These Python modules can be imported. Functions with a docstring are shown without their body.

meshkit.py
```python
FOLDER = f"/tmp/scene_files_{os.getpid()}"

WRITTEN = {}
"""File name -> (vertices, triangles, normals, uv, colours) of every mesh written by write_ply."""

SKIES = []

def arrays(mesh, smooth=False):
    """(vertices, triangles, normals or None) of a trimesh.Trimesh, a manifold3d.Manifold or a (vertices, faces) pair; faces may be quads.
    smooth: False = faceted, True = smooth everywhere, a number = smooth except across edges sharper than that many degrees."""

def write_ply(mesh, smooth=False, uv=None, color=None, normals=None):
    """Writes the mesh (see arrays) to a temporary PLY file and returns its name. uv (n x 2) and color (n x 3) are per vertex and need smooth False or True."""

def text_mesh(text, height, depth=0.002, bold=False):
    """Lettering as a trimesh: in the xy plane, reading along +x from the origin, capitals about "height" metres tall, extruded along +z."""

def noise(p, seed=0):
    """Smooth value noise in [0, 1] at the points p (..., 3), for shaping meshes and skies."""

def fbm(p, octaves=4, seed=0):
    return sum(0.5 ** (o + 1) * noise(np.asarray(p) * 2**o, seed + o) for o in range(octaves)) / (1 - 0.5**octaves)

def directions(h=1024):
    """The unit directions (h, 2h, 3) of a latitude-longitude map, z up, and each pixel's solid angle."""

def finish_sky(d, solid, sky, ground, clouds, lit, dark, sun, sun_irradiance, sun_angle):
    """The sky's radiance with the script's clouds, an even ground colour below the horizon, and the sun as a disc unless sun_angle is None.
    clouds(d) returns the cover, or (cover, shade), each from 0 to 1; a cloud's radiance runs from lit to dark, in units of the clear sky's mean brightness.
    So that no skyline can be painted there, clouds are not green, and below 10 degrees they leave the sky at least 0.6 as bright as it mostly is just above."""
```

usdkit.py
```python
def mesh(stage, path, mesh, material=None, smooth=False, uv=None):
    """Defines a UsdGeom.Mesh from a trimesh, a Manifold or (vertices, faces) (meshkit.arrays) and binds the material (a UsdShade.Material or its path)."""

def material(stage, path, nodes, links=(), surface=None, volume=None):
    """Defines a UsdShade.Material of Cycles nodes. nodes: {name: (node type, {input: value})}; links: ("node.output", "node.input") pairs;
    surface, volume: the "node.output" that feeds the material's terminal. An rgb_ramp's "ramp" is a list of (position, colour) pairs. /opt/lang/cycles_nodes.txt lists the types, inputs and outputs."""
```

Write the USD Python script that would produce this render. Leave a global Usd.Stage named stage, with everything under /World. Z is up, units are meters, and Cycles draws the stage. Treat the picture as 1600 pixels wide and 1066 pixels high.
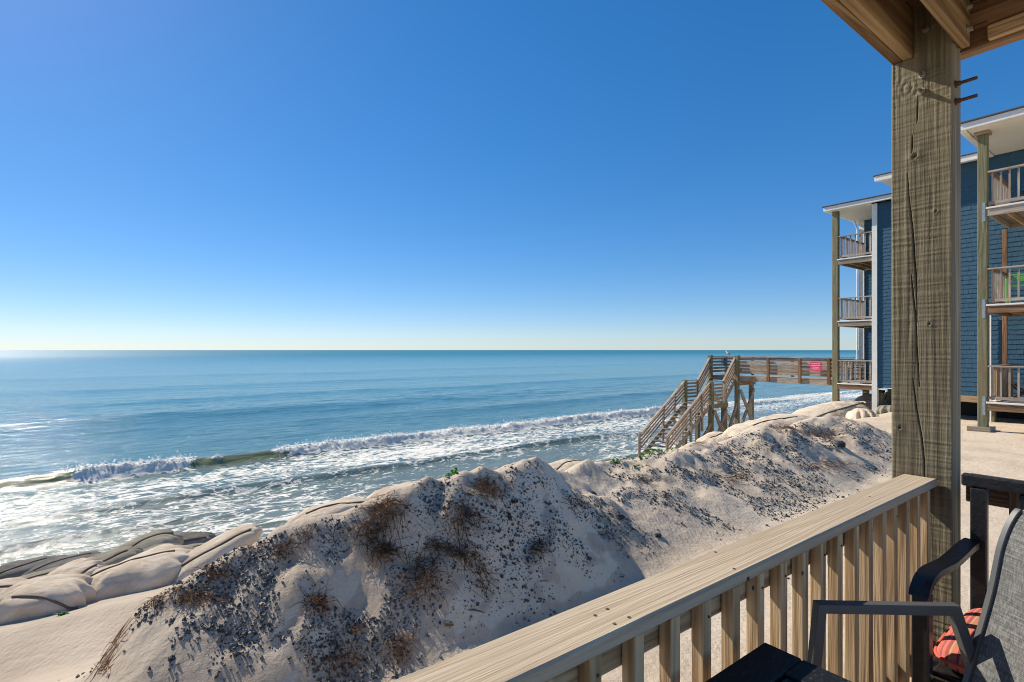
import math, random
import numpy as np
import trimesh
from scipy import ndimage
from scipy.spatial import ConvexHull
from scipy.interpolate import PchipInterpolator
import usdkit, meshkit
from meshkit import fbm, noise
from pxr import Usd, UsdGeom, UsdLux, UsdShade, Gf, Sdf, Vt

stage = Usd.Stage.CreateInMemory()
UsdGeom.SetStageUpAxis(stage, 'Z'); UsdGeom.SetStageMetersPerUnit(stage, 1.0)
UsdGeom.Xform.Define(stage, '/World'); UsdGeom.Scope.Define(stage, '/World/Looks')

# ------------------------------------------------------------------ camera, sky, sun, exposure
# x runs along the shore, y out to sea, z up; the eye stands at the origin on the deck
FPX = 820.0                                   # focal length in pixels of the 1600 px wide photograph
F = np.array([0.601, 0.799, 0.0]); F /= np.linalg.norm(F)
R = np.array([F[1], -F[0], 0.0]); UP = np.array([0, 0, 1.0])
EXPOSURE = 0.58
SUN = np.array([-0.27, 1.0, 0.84]); SUN /= np.linalg.norm(SUN)
SUN_INTENSITY, SKY_STRENGTH = 1.25, 0.096

cam = UsdGeom.Camera.Define(stage, '/World/camera')
cam.CreateHorizontalApertureAttr(36.0); cam.CreateVerticalApertureAttr(24.0)
cam.CreateFocalLengthAttr(FPX / 1600 * 36.0)
cam.CreateVerticalApertureOffsetAttr(14 / 1600 * 36.0)
cam.CreateClippingRangeAttr(Gf.Vec2f(0.05, 60000.0))
cam.CreateExposureAttr(EXPOSURE)
cam.AddTransformOp().Set(Gf.Matrix4d(*R, 0, *UP, 0, *(-F), 0, 0, 0, 0, 1))

usdkit.material(stage, '/World/Looks/sky_look', {
    's': ('sky_texture', {'sky_type': 'single_scattering', 'sun_disc': False, 'sun_elevation': math.asin(SUN[2]),
                          'sun_rotation': math.atan2(SUN[0], SUN[1]), 'altitude': 0.0, 'air_density': 0.8, 'aerosol_density': 0.12, 'ozone_density': 5.0}),
    'g': ('gamma', {'gamma': 0.647}), 'h': ('hsv', {'saturation': 1.56}), 'm': ('mix_color', {'blend_type': 'multiply', 'fac': 1.0, 'b': (1.40, 1.485, 1.67)}),
    'b': ('background_shader', {'strength': SKY_STRENGTH})}, [('s.color', 'g.color'), ('g.color', 'h.color'), ('h.color', 'm.a'), ('m.result', 'b.color')], surface='b.background')
dome = UsdLux.DomeLight.Define(stage, '/World/sky')
UsdShade.MaterialBindingAPI.Apply(dome.GetPrim()).Bind(UsdShade.Material.Get(stage, '/World/Looks/sky_look'))
dome.GetPrim().SetCustomDataByKey('kind', 'structure')
sun = UsdLux.DistantLight.Define(stage, '/World/sun')
sun.CreateIntensityAttr(SUN_INTENSITY); sun.CreateAngleAttr(0.5); sun.CreateColorAttr(Gf.Vec3f(1.0, 0.91, 0.77)); sun.CreateNormalizeAttr(True)
_x = np.cross(UP, SUN); _x /= np.linalg.norm(_x); _y = np.cross(SUN, _x)
sun.AddTransformOp().Set(Gf.Matrix4d(*_x, 0, *_y, 0, *SUN, 0, 0, 0, 0, 1))

# ------------------------------------------------------------------ helpers
USED = {}
def path_for(parent, name):
    base = (parent or '/World') + '/' + name
    n = USED.get(base, -1) + 1
    USED[base] = n
    return base if n == 0 else f'{base}_{n:03d}'

def tag(prim, label=None, cat=None, group=None, kind=None):
    for k, v in (('label', label), ('category', cat), ('group', group), ('kind', kind)):
        if v:
            prim.SetCustomDataByKey(k, v)
    return prim

ORIGIN = {}
def thing(name, label, cat, loc=(0, 0, 0), group=None):
    p = path_for(None, name)
    x = UsdGeom.Xform.Define(stage, p)
    x.AddTranslateOp().Set(Gf.Vec3d(*map(float, loc)))
    ORIGIN[p] = np.array(loc, float)
    tag(x.GetPrim(), label, cat, group)
    return p

def put(name, m, mat, parent=None, smooth=False, label=None, cat=None, group=None, kind=None):
    """One mesh of the scene, given in world coordinates, as a part of parent or as a top-level prim. Returns its path."""
    p = path_for(parent, name)
    root = '/'.join((parent or p).split('/')[:3])
    o = ORIGIN.get(root, np.zeros(3))
    v, f = (m.arrays() if isinstance(m, MB) else (np.asarray(m[0], float), np.asarray(m[1])) if isinstance(m, tuple) else (np.array(m.vertices), np.array(m.faces)))
    g = usdkit.mesh(stage, p, (v - o, f), MAT[mat], smooth=smooth)
    tag(g.GetPrim(), label, cat, group, kind)
    return p

def _chamfer_topology():
    s = np.array([[a, b, c] for a in (-1, 1) for b in (-1, 1) for c in (-1, 1)], float)
    pts = np.concatenate([np.stack([s[:, 0] * (1 if k == 0 else .8), s[:, 1] * (1 if k == 1 else .8), s[:, 2] * (1 if k == 2 else .8)], 1) for k in range(3)])
    h = ConvexHull(pts)
    f = h.simplices.copy()
    n = np.cross(pts[f[:, 1]] - pts[f[:, 0]], pts[f[:, 2]] - pts[f[:, 0]])
    flip = (n * h.equations[:, :3]).sum(1) < 0
    f[flip] = f[flip][:, ::-1]
    return s, f
_CS, _CF = _chamfer_topology()

class MB:
    def __init__(self):
        self.v, self.f, self.n = [], [], 0
    def add(self, v, f):
        v, f = np.asarray(v, float), np.asarray(f, int)
        if f.shape[1] == 4:
            f = np.vstack([f[:, [0, 1, 2]], f[:, [0, 2, 3]]])
        self.v.append(v); self.f.append(f + self.n); self.n += len(v)
        return self
    def arrays(self):
        return np.vstack(self.v), np.vstack(self.f)
    def obox(self, c, ax, half, bev=0.004):
        half = np.asarray(half, float); b = min(bev, half.min() * .45)
        pts = np.concatenate([_CS * np.array([half[0] - (0 if k == 0 else b), half[1] - (0 if k == 1 else b), half[2] - (0 if k == 2 else b)]) for k in range(3)])
        return self.add(np.asarray(c, float) + pts @ np.asarray(ax, float), _CF)
    def box(self, x0, x1, y0, y1, z0, z1, bev=0.004):
        return self.obox(((x0 + x1) / 2, (y0 + y1) / 2, (z0 + z1) / 2), np.eye(3), (abs(x1 - x0) / 2, abs(y1 - y0) / 2, abs(z1 - z0) / 2), bev)
    def bar(self, p0, p1, w, h, up=(0, 0, 1), bev=0.004):
        """a board from p0 to p1; w sideways, h along up"""
        p0, p1 = np.asarray(p0, float), np.asarray(p1, float)
        d = p1 - p0; L = np.linalg.norm(d); d = d / L
        s = np.cross(np.asarray(up, float), d); s /= np.linalg.norm(s); u = np.cross(d, s)
        return self.obox((p0 + p1) / 2, np.stack([d, s, u]), (L / 2, w / 2, h / 2), bev)
    def tube(self, pts, rad, sides=8, cap=True):
        p = np.asarray(pts, float); t = np.gradient(p, axis=0); t /= np.linalg.norm(t, axis=1, keepdims=True) + 1e-12
        ref = np.array([0, 0, 1.0]) if abs(t[:, 2]).mean() < .8 else np.array([1.0, 0, 0])
        a = np.cross(t, ref); a /= np.linalg.norm(a, axis=1, keepdims=True); b = np.cross(t, a)
        ang = np.arange(sides) * 2 * np.pi / sides
        r = np.broadcast_to(rad, (len(p),))
        v = (p[:, None] + r[:, None, None] * (np.cos(ang)[None, :, None] * a[:, None] + np.sin(ang)[None, :, None] * b[:, None])).reshape(-1, 3)
        i, j = np.meshgrid(np.arange(len(p) - 1), np.arange(sides), indexing='ij')
        q = np.stack([i * sides + j, i * sides + (j + 1) % sides, (i + 1) * sides + (j + 1) % sides, (i + 1) * sides + j], -1).reshape(-1, 4)[:, ::-1]
        self.add(v, q)
        if cap:
            for k, rev in ((0, False), (len(p) - 1, True)):
                ring = v[k * sides:(k + 1) * sides]
                f = np.array([[0, m, m + 1] for m in range(1, sides - 1)])
                self.add(ring, f if rev is False else f[:, ::-1])
        return self
    def sweep_rect(self, pts, side, w, h):
        """rectangular section along a polyline; side: constant sideways unit vector; w along side, h across"""
        p = np.asarray(pts, float); t = np.gradient(p, axis=0); t /= np.linalg.norm(t, axis=1, keepdims=True)
        s = np.asarray(side, float); n = np.cross(s, t); n /= np.linalg.norm(n, axis=1, keepdims=True)
        w = np.broadcast_to(w, (len(p),))[:, None]; h = np.broadcast_to(h, (len(p),))[:, None]
        e = .18
        prof = [(-1, -1 + e), (-1 + e, -1), (1 - e, -1), (1, -1 + e), (1, 1 - e), (1 - e, 1), (-1 + e, 1), (-1, 1 - e)]
        ring = np.stack([p + a * s * w / 2 + b * n * h / 2 for a, b in prof], 1)
        k = len(prof)
        i, j = np.meshgrid(np.arange(len(p) - 1), np.arange(k), indexing='ij')
        q = np.stack([i * k + j, i * k + (j + 1) % k, (i + 1) * k + (j + 1) % k, (i + 1) * k + j], -1).reshape(-1, 4)[:, ::-1]
        self.add(ring.reshape(-1, 3), q)
        f = np.array([[0, m, m + 1] for m in range(1, k - 1)])
        self.add(ring[0], f); self.add(ring[-1], f[:, ::-1])
        return self
    def mesh(self, m, T=None):
        v = np.array(m.vertices)
        return self.add(v if T is None else v @ np.asarray(T)[:3, :3].T + np.asarray(T)[:3, 3], m.faces)

def pix(u, v, Y=None, X=None, Z=None):
    """the point on a plane that a line of sight meets"""
    d = F + (u - 800) / FPX * R + (547 - v) / FPX * UP
    t = Y / d[1] if Y is not None else X / d[0] if X is not None else Z / d[2]
    return d * t

# ------------------------------------------------------------------ materials
MAT = {}
def mat(name, nodes, links, surface='p.BSDF'):
    MAT[name] = usdkit.material(stage, '/World/Looks/' + name, nodes, links, surface=surface)

def plain(name, col, rough=.6, metal=0., var=.12, scale=6., bump=0., spec=.5, bscale=60.):
    c = np.array(col)
    nodes = {'t': ('texture_coordinate', {}), 'n': ('noise_texture', {'scale': scale, 'detail': 5.0}),
             'r': ('rgb_ramp', {'ramp': [(.3, tuple(c * (1 - var))), (.7, tuple(np.minimum(c * (1 + var), .95)))]}),
             'p': ('principled_bsdf', {'roughness': rough, 'metallic': metal, 'specular_ior_level': spec})}
    links = [('t.object', 'n.vector'), ('n.fac', 'r.fac'), ('r.color', 'p.base_color')]
    if bump:
        nodes['n2'] = ('noise_texture', {'scale': bscale, 'detail': 5.0}); nodes['b'] = ('bump', {'strength': bump, 'distance': .01})
        links += [('t.object', 'n2.vector'), ('n2.fac', 'b.height'), ('b.normal', 'p.normal')]
    mat(name, nodes, links)

def wood(name, axis, dark, mid, light, rough=.75, grain=1.0, bump=.35, stain=None, ring=1.0):
    """timber whose grain runs along axis (0, 1, 2); each board gets its own place in the grain"""
    sc = [55.0, 55.0, 55.0]; sc[axis] = 1.6
    sr = [9.0 * ring] * 3; sr[axis] = .35
    fine = [180.0] * 3; fine[axis] = 6.0
    nodes = {
        't': ('texture_coordinate', {}), 'o': ('object_info', {}), 'w': ('white_noise_texture', {'dimensions': '1D'}),
        'off': ('vector_math', {'math_type': 'multiply_add', 'vector2': (7.3, 9.1, 5.7)}),
        'm1': ('mapping', {'scale': tuple(np.array(sc) * grain)}), 'm2': ('mapping', {'scale': tuple(np.array(sr) * grain)}), 'm3': ('mapping', {'scale': tuple(np.array(fine) * grain)}),
        'n1': ('noise_texture', {'scale': 1.0, 'detail': 4.0, 'roughness': .6}),
        'n2': ('noise_texture', {'scale': 1.0, 'detail': 2.0, 'distortion': .6}),
        'n3': ('noise_texture', {'scale': 1.0, 'detail': 3.0}),
        'nb': ('noise_texture', {'scale': 1.3, 'detail': 3.0}),
        'wv': ('math', {'math_type': 'multiply', 'value2': 42.0}), 'sn': ('math', {'math_type': 'sine'}),
        'sn2': ('math', {'math_type': 'multiply_add', 'value2': .20, 'value3': .0}),
        'a1': ('math', {'math_type': 'multiply_add', 'value2': .75, 'value3': .12}),
        'a2': ('math', {'math_type': 'add'}),
        'r': ('rgb_ramp', {'ramp': [(.15, dark), (.5, mid), (.85, light)]}),
        'hr': ('map_range', {'from_min': 0., 'from_max': 1., 'to_min': .78, 'to_max': 1.16}),
        'h': ('hsv', {}),
        'hb': ('math', {'math_type': 'add'}),
        'b': ('bump', {'strength': bump, 'distance': .004}),
        'p': ('principled_bsdf', {'roughness': rough, 'specular_ior_level': .3})}
    links = [('o.random', 'w.w'), ('w.color', 'off.vector1'), ('t.object', 'off.vector3'),
             ('off.vector', 'm1.vector'), ('off.vector', 'm2.vector'), ('off.vector', 'm3.vector'), ('off.vector', 'nb.vector'),
             ('m1.vector', 'n1.vector'), ('m2.vector', 'n2.vector'), ('m3.vector', 'n3.vector'),
             ('n2.fac', 'wv.value1'), ('wv.value', 'sn.value1'), ('sn.value', 'sn2.value1'),
             ('n1.fac', 'a1.value1'), ('a1.value', 'a2.value1'), ('sn2.value', 'a2.value2'), ('a2.value', 'r.fac'),
             ('o.random', 'hr.value'), ('hr.result', 'h.value'), ('r.color', 'h.color')]
    last = 'h.color'
    if stain is not None:
        nodes['sr'] = ('rgb_ramp', {'ramp': [(.48, (0, 0, 0)), (.66, (1, 1, 1))]})
        nodes['mx'] = ('mix_color', {'b': stain})
        links += [('nb.fac', 'sr.fac'), ('sr.color', 'mx.fac'), (last, 'mx.a')]
        last = 'mx.result'
    links += [(last, 'p.base_color'), ('a2.value', 'hb.value1'), ('n3.fac', 'hb.value2'), ('hb.value', 'b.height'), ('b.normal', 'p.normal')]
    mat(name, nodes, links)

TAN = ((.24, .15, .075), (.43, .295, .16), (.55, .41, .25))
for i, a in enumerate('xyz'):
    wood('new_wood_' + a, i, *TAN, grain=1.5)
    wood('weathered_wood_' + a, i, (.17, .13, .10), (.31, .255, .20), (.45, .39, .32), stain=(.25, .165, .09))
    wood('grey_wood_' + a, i, (.21, .17, .135), (.36, .305, .25), (.46, .41, .35), stain=(.30, .21, .14))
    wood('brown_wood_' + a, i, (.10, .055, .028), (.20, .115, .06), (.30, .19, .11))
    wood('treated_wood_' + a, i, (.10, .095, .05), (.175, .17, .095), (.25, .235, .145), stain=(.19, .15, .085))
wood('cap_wood', 0, (.345, .27, .185), (.43, .35, .25), (.50, .425, .32), grain=1.6, bump=.5, stain=(.36, .29, .21))
wood('beam_wood', 0, (.10, .055, .025), (.27, .18, .09), (.37, .27, .15), grain=.7)
wood('post_wood', 2, (.095, .078, .048), (.182, .153, .097), (.265, .228, .15), grain=1.3, bump=.5, stain=(.17, .145, .085))
plain('knot_wood', (.035, .025, .015), .9, bump=.5)
plain('galvanised', (.42, .42, .40), .45, .85, bump=.2)
plain('old_zinc', (.30, .27, .21), .6, .5, var=.3, scale=40)
plain('rust', (.10, .045, .02), .85, .2, var=.4, scale=60, bump=.5)
plain('black_paint', (.012, .012, .013), .38, var=.4, scale=30, bump=.25)
plain('frame_metal', (.085, .086, .088), .5, .25, var=.1)
plain('white_paint', (.72, .70, .65), .5, var=.05, scale=3)
plain('soffit_paint', (.66, .63, .55), .6, var=.04)
plain('grey_steel', (.38, .41, .43), .4, .7, var=.25, scale=20)
plain('roof_edge', (.06, .065, .075), .8)
plain('dark_void', (.03, .028, .026), .9)
plain('green_plastic', (.16, .42, .10), .35, var=.05)
plain('navy_fabric', (.03, .045, .075), .8)
plain('teal_paint', (.10, .35, .38), .5)
plain('red_paint', (.45, .06, .04), .5)
plain('gull_white', (.75, .74, .72), .7)
plain('gull_grey', (.30, .31, .33), .7)
plain('gull_yellow', (.65, .40, .06), .5)
plain('sign_pink', (.62, .045, .14), .5, var=.1)
plain('sign_print', (.75, .42, .45), .5)
plain('sign_blue', (.04, .12, .22), .5)
plain('concrete', (.30, .29, .26), .9, bump=.4)
plain('plant_green', (.07, .20, .03), .5, var=.3, scale=40)
plain('stick_wood', (.10, .065, .04), .9, var=.3, bump=.5)
plain('clod', (.025, .026, .03), .75, var=.4, scale=30, bump=.8)
plain('litter_blue', (.05, .30, .60), .5)
plain('seam_cloth', (.10, .07, .045), .9)
plain('deck_shade', (.16, .12, .08), .85)

def bag(name, a, b, c):
    mat(name, {'t': ('texture_coordinate', {}), 'n': ('noise_texture', {'scale': 1.7, 'detail': 6.0, 'roughness': .6}),
               'r': ('rgb_ramp', {'ramp': [(.3, a), (.52, b), (.72, c)]}),
               'n2': ('noise_texture', {'scale': 14.0, 'detail': 7.0, 'roughness': .7}), 'wv': ('noise_texture', {'scale': 220.0, 'detail': 2.0}),
               'ad': ('math', {'math_type': 'multiply_add', 'value2': .35}), 'b': ('bump', {'strength': .9, 'distance': .06}),
               'p': ('principled_bsdf', {'roughness': .85, 'specular_ior_level': .15})},
        [('t.object', 'n.vector'), ('t.object', 'n2.vector'), ('t.object', 'wv.vector'), ('n.fac', 'r.fac'), ('r.color', 'p.base_color'),
         ('wv.fac', 'ad.value1'), ('n2.fac', 'ad.value3'), ('ad.value', 'b.height'), ('b.normal', 'p.normal')])
bag('cream_cloth', (.56, .43, .30), (.72, .61, .475), (.78, .69, .56))
bag('grey_cloth', (.22, .195, .15), (.34, .31, .24), (.42, .38, .30))
bag('wet_cloth', (.11, .105, .095), (.19, .18, .16), (.27, .255, .225))

# sand: pale, finely speckled, with wind ripples on the flat
mat('sand_look', {
    'g': ('geometry', {}), 'n': ('noise_texture', {'scale': .9, 'detail': 7.0, 'roughness': .65}),
    'r': ('rgb_ramp', {'ramp': [(.3, (.46, .37, .27)), (.5, (.55, .455, .345)), (.7, (.60, .51, .40))]}),
    'n2': ('noise_texture', {'scale': 150.0, 'detail': 4.0, 'roughness': .8}),
    'sp': ('rgb_ramp', {'ramp': [(.30, (.35, .33, .31)), (.42, (1, 1, 1))]}),
    'mu': ('mix_color', {'blend_type': 'multiply', 'fac': .8}),
    'wet': ('attribute', {'attribute': 'wet'}), 'mw': ('mix_color', {'b': (.13, .105, .08)}),
    'n3': ('noise_texture', {'scale': 9.0, 'detail': 9.0, 'roughness': .68}),
    'mp': ('mapping', {'rotation': (0, 0, .5)}), 'wv': ('wave_texture', {'scale': 4.5, 'distortion': 5.0, 'detail': 3.0, 'detail_scale': 1.5}),
    'ra': ('math', {'math_type': 'multiply_add', 'value2': .06}),
    'b2': ('bump', {'strength': .8, 'distance': .035}), 'b1': ('bump', {'strength': .2, 'distance': .006}),
    'p': ('principled_bsdf', {'roughness': .95, 'specular_ior_level': .1, 'diffuse_roughness': .4})},
    [('g.position', 'n.vector'), ('g.position', 'n2.vector'), ('g.position', 'n3.vector'), ('g.position', 'mp.vector'), ('mp.vector', 'wv.vector'),
     ('n.fac', 'r.fac'), ('n2.fac', 'sp.fac'), ('r.color', 'mu.a'), ('sp.color', 'mu.b'), ('mu.result', 'mw.a'), ('wet.fac', 'mw.fac'), ('mw.result', 'p.base_color'),
     ('wv.fac', 'ra.value1'), ('n3.fac', 'ra.value3'), ('ra.value', 'b2.height'), ('n2.fac', 'b1.height'), ('b2.normal', 'b1.normal'), ('b1.normal', 'p.normal')])

# sea: body colour from depth, sediment and a painted backlit glow on the breaker, broken by ripples; foam laid on by a per-vertex amount
mat('sea_look', {
    'g': ('geometry', {}), 'fa': ('attribute', {'attribute': 'foam'}), 'mk': ('attribute', {'attribute': 'murk_glow'}),
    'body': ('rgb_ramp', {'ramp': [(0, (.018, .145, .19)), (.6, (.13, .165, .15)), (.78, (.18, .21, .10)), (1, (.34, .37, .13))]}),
    'mr': ('mapping', {'scale': (.55, 1.0, 1.0)}), 'rn': ('noise_texture', {'scale': 1.5, 'detail': 9.0, 'roughness': .62, 'distortion': .4}),
    'mr2': ('mapping', {'scale': (.10, .30, 1.0)}), 'rn2': ('noise_texture', {'scale': 1.0, 'detail': 5.0, 'roughness': .55}),
    'ra': ('math', {'math_type': 'multiply_add', 'value2': 2.2}), 'rb': ('bump', {'strength': .9, 'distance': .13}),
    'fm': ('mapping', {'scale': (.55, 1.0, 1.0)}), 'fn': ('noise_texture', {'scale': 2.6, 'detail': 9.0, 'roughness': .62, 'distortion': .9}),
    'fm2': ('mapping', {'scale': (.45, 1.0, 1.0), 'location': (3.1, 7.7, 0)}), 'fd': ('noise_texture', {'scale': 1.5, 'detail': 6.0, 'roughness': .6, 'distortion': 1.6}),
    'rd1': ('math', {'math_type': 'multiply_add', 'value2': 2.0, 'value3': -1.0}), 'rd2': ('math', {'math_type': 'absolute'}),
    'fl': ('map_range', {'from_min': 0., 'from_max': .17, 'to_min': 1., 'to_max': 0., 'clamp': True}),
    'fc': ('math', {'math_type': 'multiply_add', 'value2': .30}),
    'inv': ('math', {'math_type': 'subtract', 'value1': 1.02}), 'dif': ('math', {'math_type': 'subtract'}),
    'fs': ('map_range', {'range_type': 'smoothstep', 'from_min': -.02, 'from_max': .06, 'to_min': 0., 'to_max': .86, 'clamp': True}),
    'fb': ('noise_texture', {'scale': 7.0, 'detail': 8.0, 'roughness': .72}), 'fbm': ('bump', {'strength': .8, 'distance': .07}),
    'gs': ('separate_xyz', {}), 'rg': ('map_range', {'from_min': 40., 'from_max': 700., 'to_min': .10, 'to_max': .36, 'clamp': True}),
    'p': ('principled_bsdf', {'ior': 1.33, 'specular_ior_level': .25}),
    'fo': ('principled_bsdf', {'base_color': (.87, .84, .76), 'roughness': .8, 'specular_ior_level': .3}), 'ft': ('translucent_bsdf', {'color': (.80, .81, .81)}), 'fx': ('mix_closure', {'fac': .15}), 'mix': ('mix_closure', {})},
    [('fo.BSDF', 'fx.closure1'), ('ft.BSDF', 'fx.closure2'), ('g.position', 'gs.vector'), ('gs.y', 'rg.value'), ('rg.result', 'p.roughness'), ('mk.fac', 'body.fac'), ('body.color', 'p.base_color'), ('g.position', 'mr.vector'), ('mr.vector', 'rn.vector'), ('g.position', 'mr2.vector'), ('mr2.vector', 'rn2.vector'),
     ('rn2.fac', 'ra.value1'), ('rn.fac', 'ra.value3'), ('ra.value', 'rb.height'), ('rb.normal', 'p.normal'),
     ('g.position', 'fm.vector'), ('fm.vector', 'fn.vector'), ('g.position', 'fm2.vector'), ('fm2.vector', 'fd.vector'), ('fd.fac', 'rd1.value1'), ('rd1.value', 'rd2.value1'),
     ('rd2.value', 'fl.value'), ('fl.result', 'fc.value1'), ('fn.fac', 'fc.value3'), ('fa.fac', 'inv.value2'), ('fc.value', 'dif.value1'), ('inv.value', 'dif.value2'), ('dif.value', 'fs.value'),
     ('g.position', 'fb.vector'), ('fb.fac', 'fbm.height'), ('fbm.normal', 'fo.normal'),
     ('fs.result', 'mix.fac'), ('p.BSDF', 'mix.closure1'), ('fx.closure', 'mix.closure2')], surface='mix.closure')

# blue cedar shingles, dry grass, stone chips, sling cloth, striped cushion, granite
mat('shingle_blue', {'g': ('geometry', {}), 't': ('texture_coordinate', {}), 'm': ('mapping', {'scale': (60., 60., 3.)}), 'n': ('noise_texture', {'scale': 1.0, 'detail': 4.0}),
    'r': ('rgb_ramp', {'ramp': [(0., (.030, .086, .142)), (.5, (.042, .112, .178)), (1., (.058, .138, .212))]}), 'hh': ('math', {'math_type': 'multiply', 'value2': .5}), 'ad': ('math', {'math_type': 'multiply_add', 'value2': .5}),
    'b': ('bump', {'strength': .4, 'distance': .006}), 'p': ('principled_bsdf', {'roughness': .7, 'specular_ior_level': .3})},
    [('t.object', 'm.vector'), ('m.vector', 'n.vector'), ('g.random_per_island', 'ad.value1'), ('n.fac', 'hh.value1'), ('hh.value', 'ad.value3'), ('ad.value', 'r.fac'), ('r.color', 'p.base_color'), ('n.fac', 'b.height'), ('b.normal', 'p.normal')])

def leafy(name, ramp, trans=.25):
    mat(name, {'g': ('geometry', {}), 'r': ('rgb_ramp', {'ramp': ramp}), 'p': ('principled_bsdf', {'roughness': .7, 'specular_ior_level': .2}), 't': ('translucent_bsdf', {}), 'x': ('mix_closure', {'fac': trans})},
        [('g.random_per_island', 'r.fac'), ('r.color', 'p.base_color'), ('r.color', 't.color'), ('p.BSDF', 'x.closure1'), ('t.BSDF', 'x.closure2')], surface='x.closure')
leafy('dry_grass', [(0, (.15, .08, .04)), (.45, (.34, .20, .10)), (.8, (.50, .33, .17)), (1, (.66, .52, .33))], .42)
leafy('green_leaf', [(0, (.06, .18, .03)), (.6, (.12, .32, .05)), (1, (.22, .42, .09))], .35)
mat('chip_look', {'o': ('object_info', {}), 't': ('texture_coordinate', {}), 'n': ('noise_texture', {'scale': 25.0}), 'r': ('rgb_ramp', {'ramp': [(0, (.024, .024, .025)), (.7, (.062, .061, .060)), (1, (.15, .14, .125))]}),
    'p': ('principled_bsdf', {'roughness': .6, 'specular_ior_level': .45})}, [('o.random', 'r.fac'), ('r.color', 'p.base_color')])
mat('sling_cloth', {'t': ('texture_coordinate', {}), 'm1': ('mapping', {'scale': (260., 260., 9.)}), 'm2': ('mapping', {'scale': (14., 14., 330.)}),
    'n1': ('noise_texture', {'scale': 1.0, 'detail': 2.0}), 'n2': ('noise_texture', {'scale': 1.0, 'detail': 2.0}), 'mx': ('math', {'math_type': 'add'}), 'hf': ('math', {'math_type': 'multiply', 'value2': .5}),
    'r': ('rgb_ramp', {'ramp': [(.33, (.055, .055, .053)), (.5, (.12, .12, .116)), (.66, (.21, .21, .20))]}), 'b': ('bump', {'strength': .4, 'distance': .002}),
    'p': ('principled_bsdf', {'roughness': .8, 'specular_ior_level': .25})},
    [('t.object', 'm1.vector'), ('t.object', 'm2.vector'), ('m1.vector', 'n1.vector'), ('m2.vector', 'n2.vector'), ('n1.fac', 'mx.value1'), ('n2.fac', 'mx.value2'), ('mx.value', 'hf.value1'), ('hf.value', 'r.fac'),
     ('r.color', 'p.base_color'), ('hf.value', 'b.height'), ('b.normal', 'p.normal')])
mat('cushion_stripe', {'t': ('texture_coordinate', {}), 's': ('separate_xyz', {}), 'm': ('math', {'math_type': 'multiply', 'value2': 13.0}), 'f': ('math', {'math_type': 'fraction'}),
    'r': ('rgb_ramp', {'interpolate': False, 'ramp': [(0, (.44, .11, .075)), (.18, (.40, .20, .12)), (.26, (.24, .06, .06)), (.36, (.48, .15, .10)), (.5, (.37, .18, .09)), (.58, (.46, .24, .15)), (.66, (.30, .08, .07)), (.8, (.48, .14, .10)), (.92, (.26, .08, .09))]}),
    'n': ('noise_texture', {'scale': 300.0, 'detail': 2.0}), 'b': ('bump', {'strength': .3, 'distance': .002}), 'p': ('principled_bsdf', {'roughness': .9, 'specular_ior_level': .1})},
    [('t.object', 's.vector'), ('s.y', 'm.value1'), ('m.value', 'f.value1'), ('f.value', 'r.fac'), ('r.color', 'p.base_color'), ('t.object', 'n.vector'), ('n.fac', 'b.height'), ('b.normal', 'p.normal')])
plain('cushion_piping', (.50, .09, .06), .9)
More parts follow.
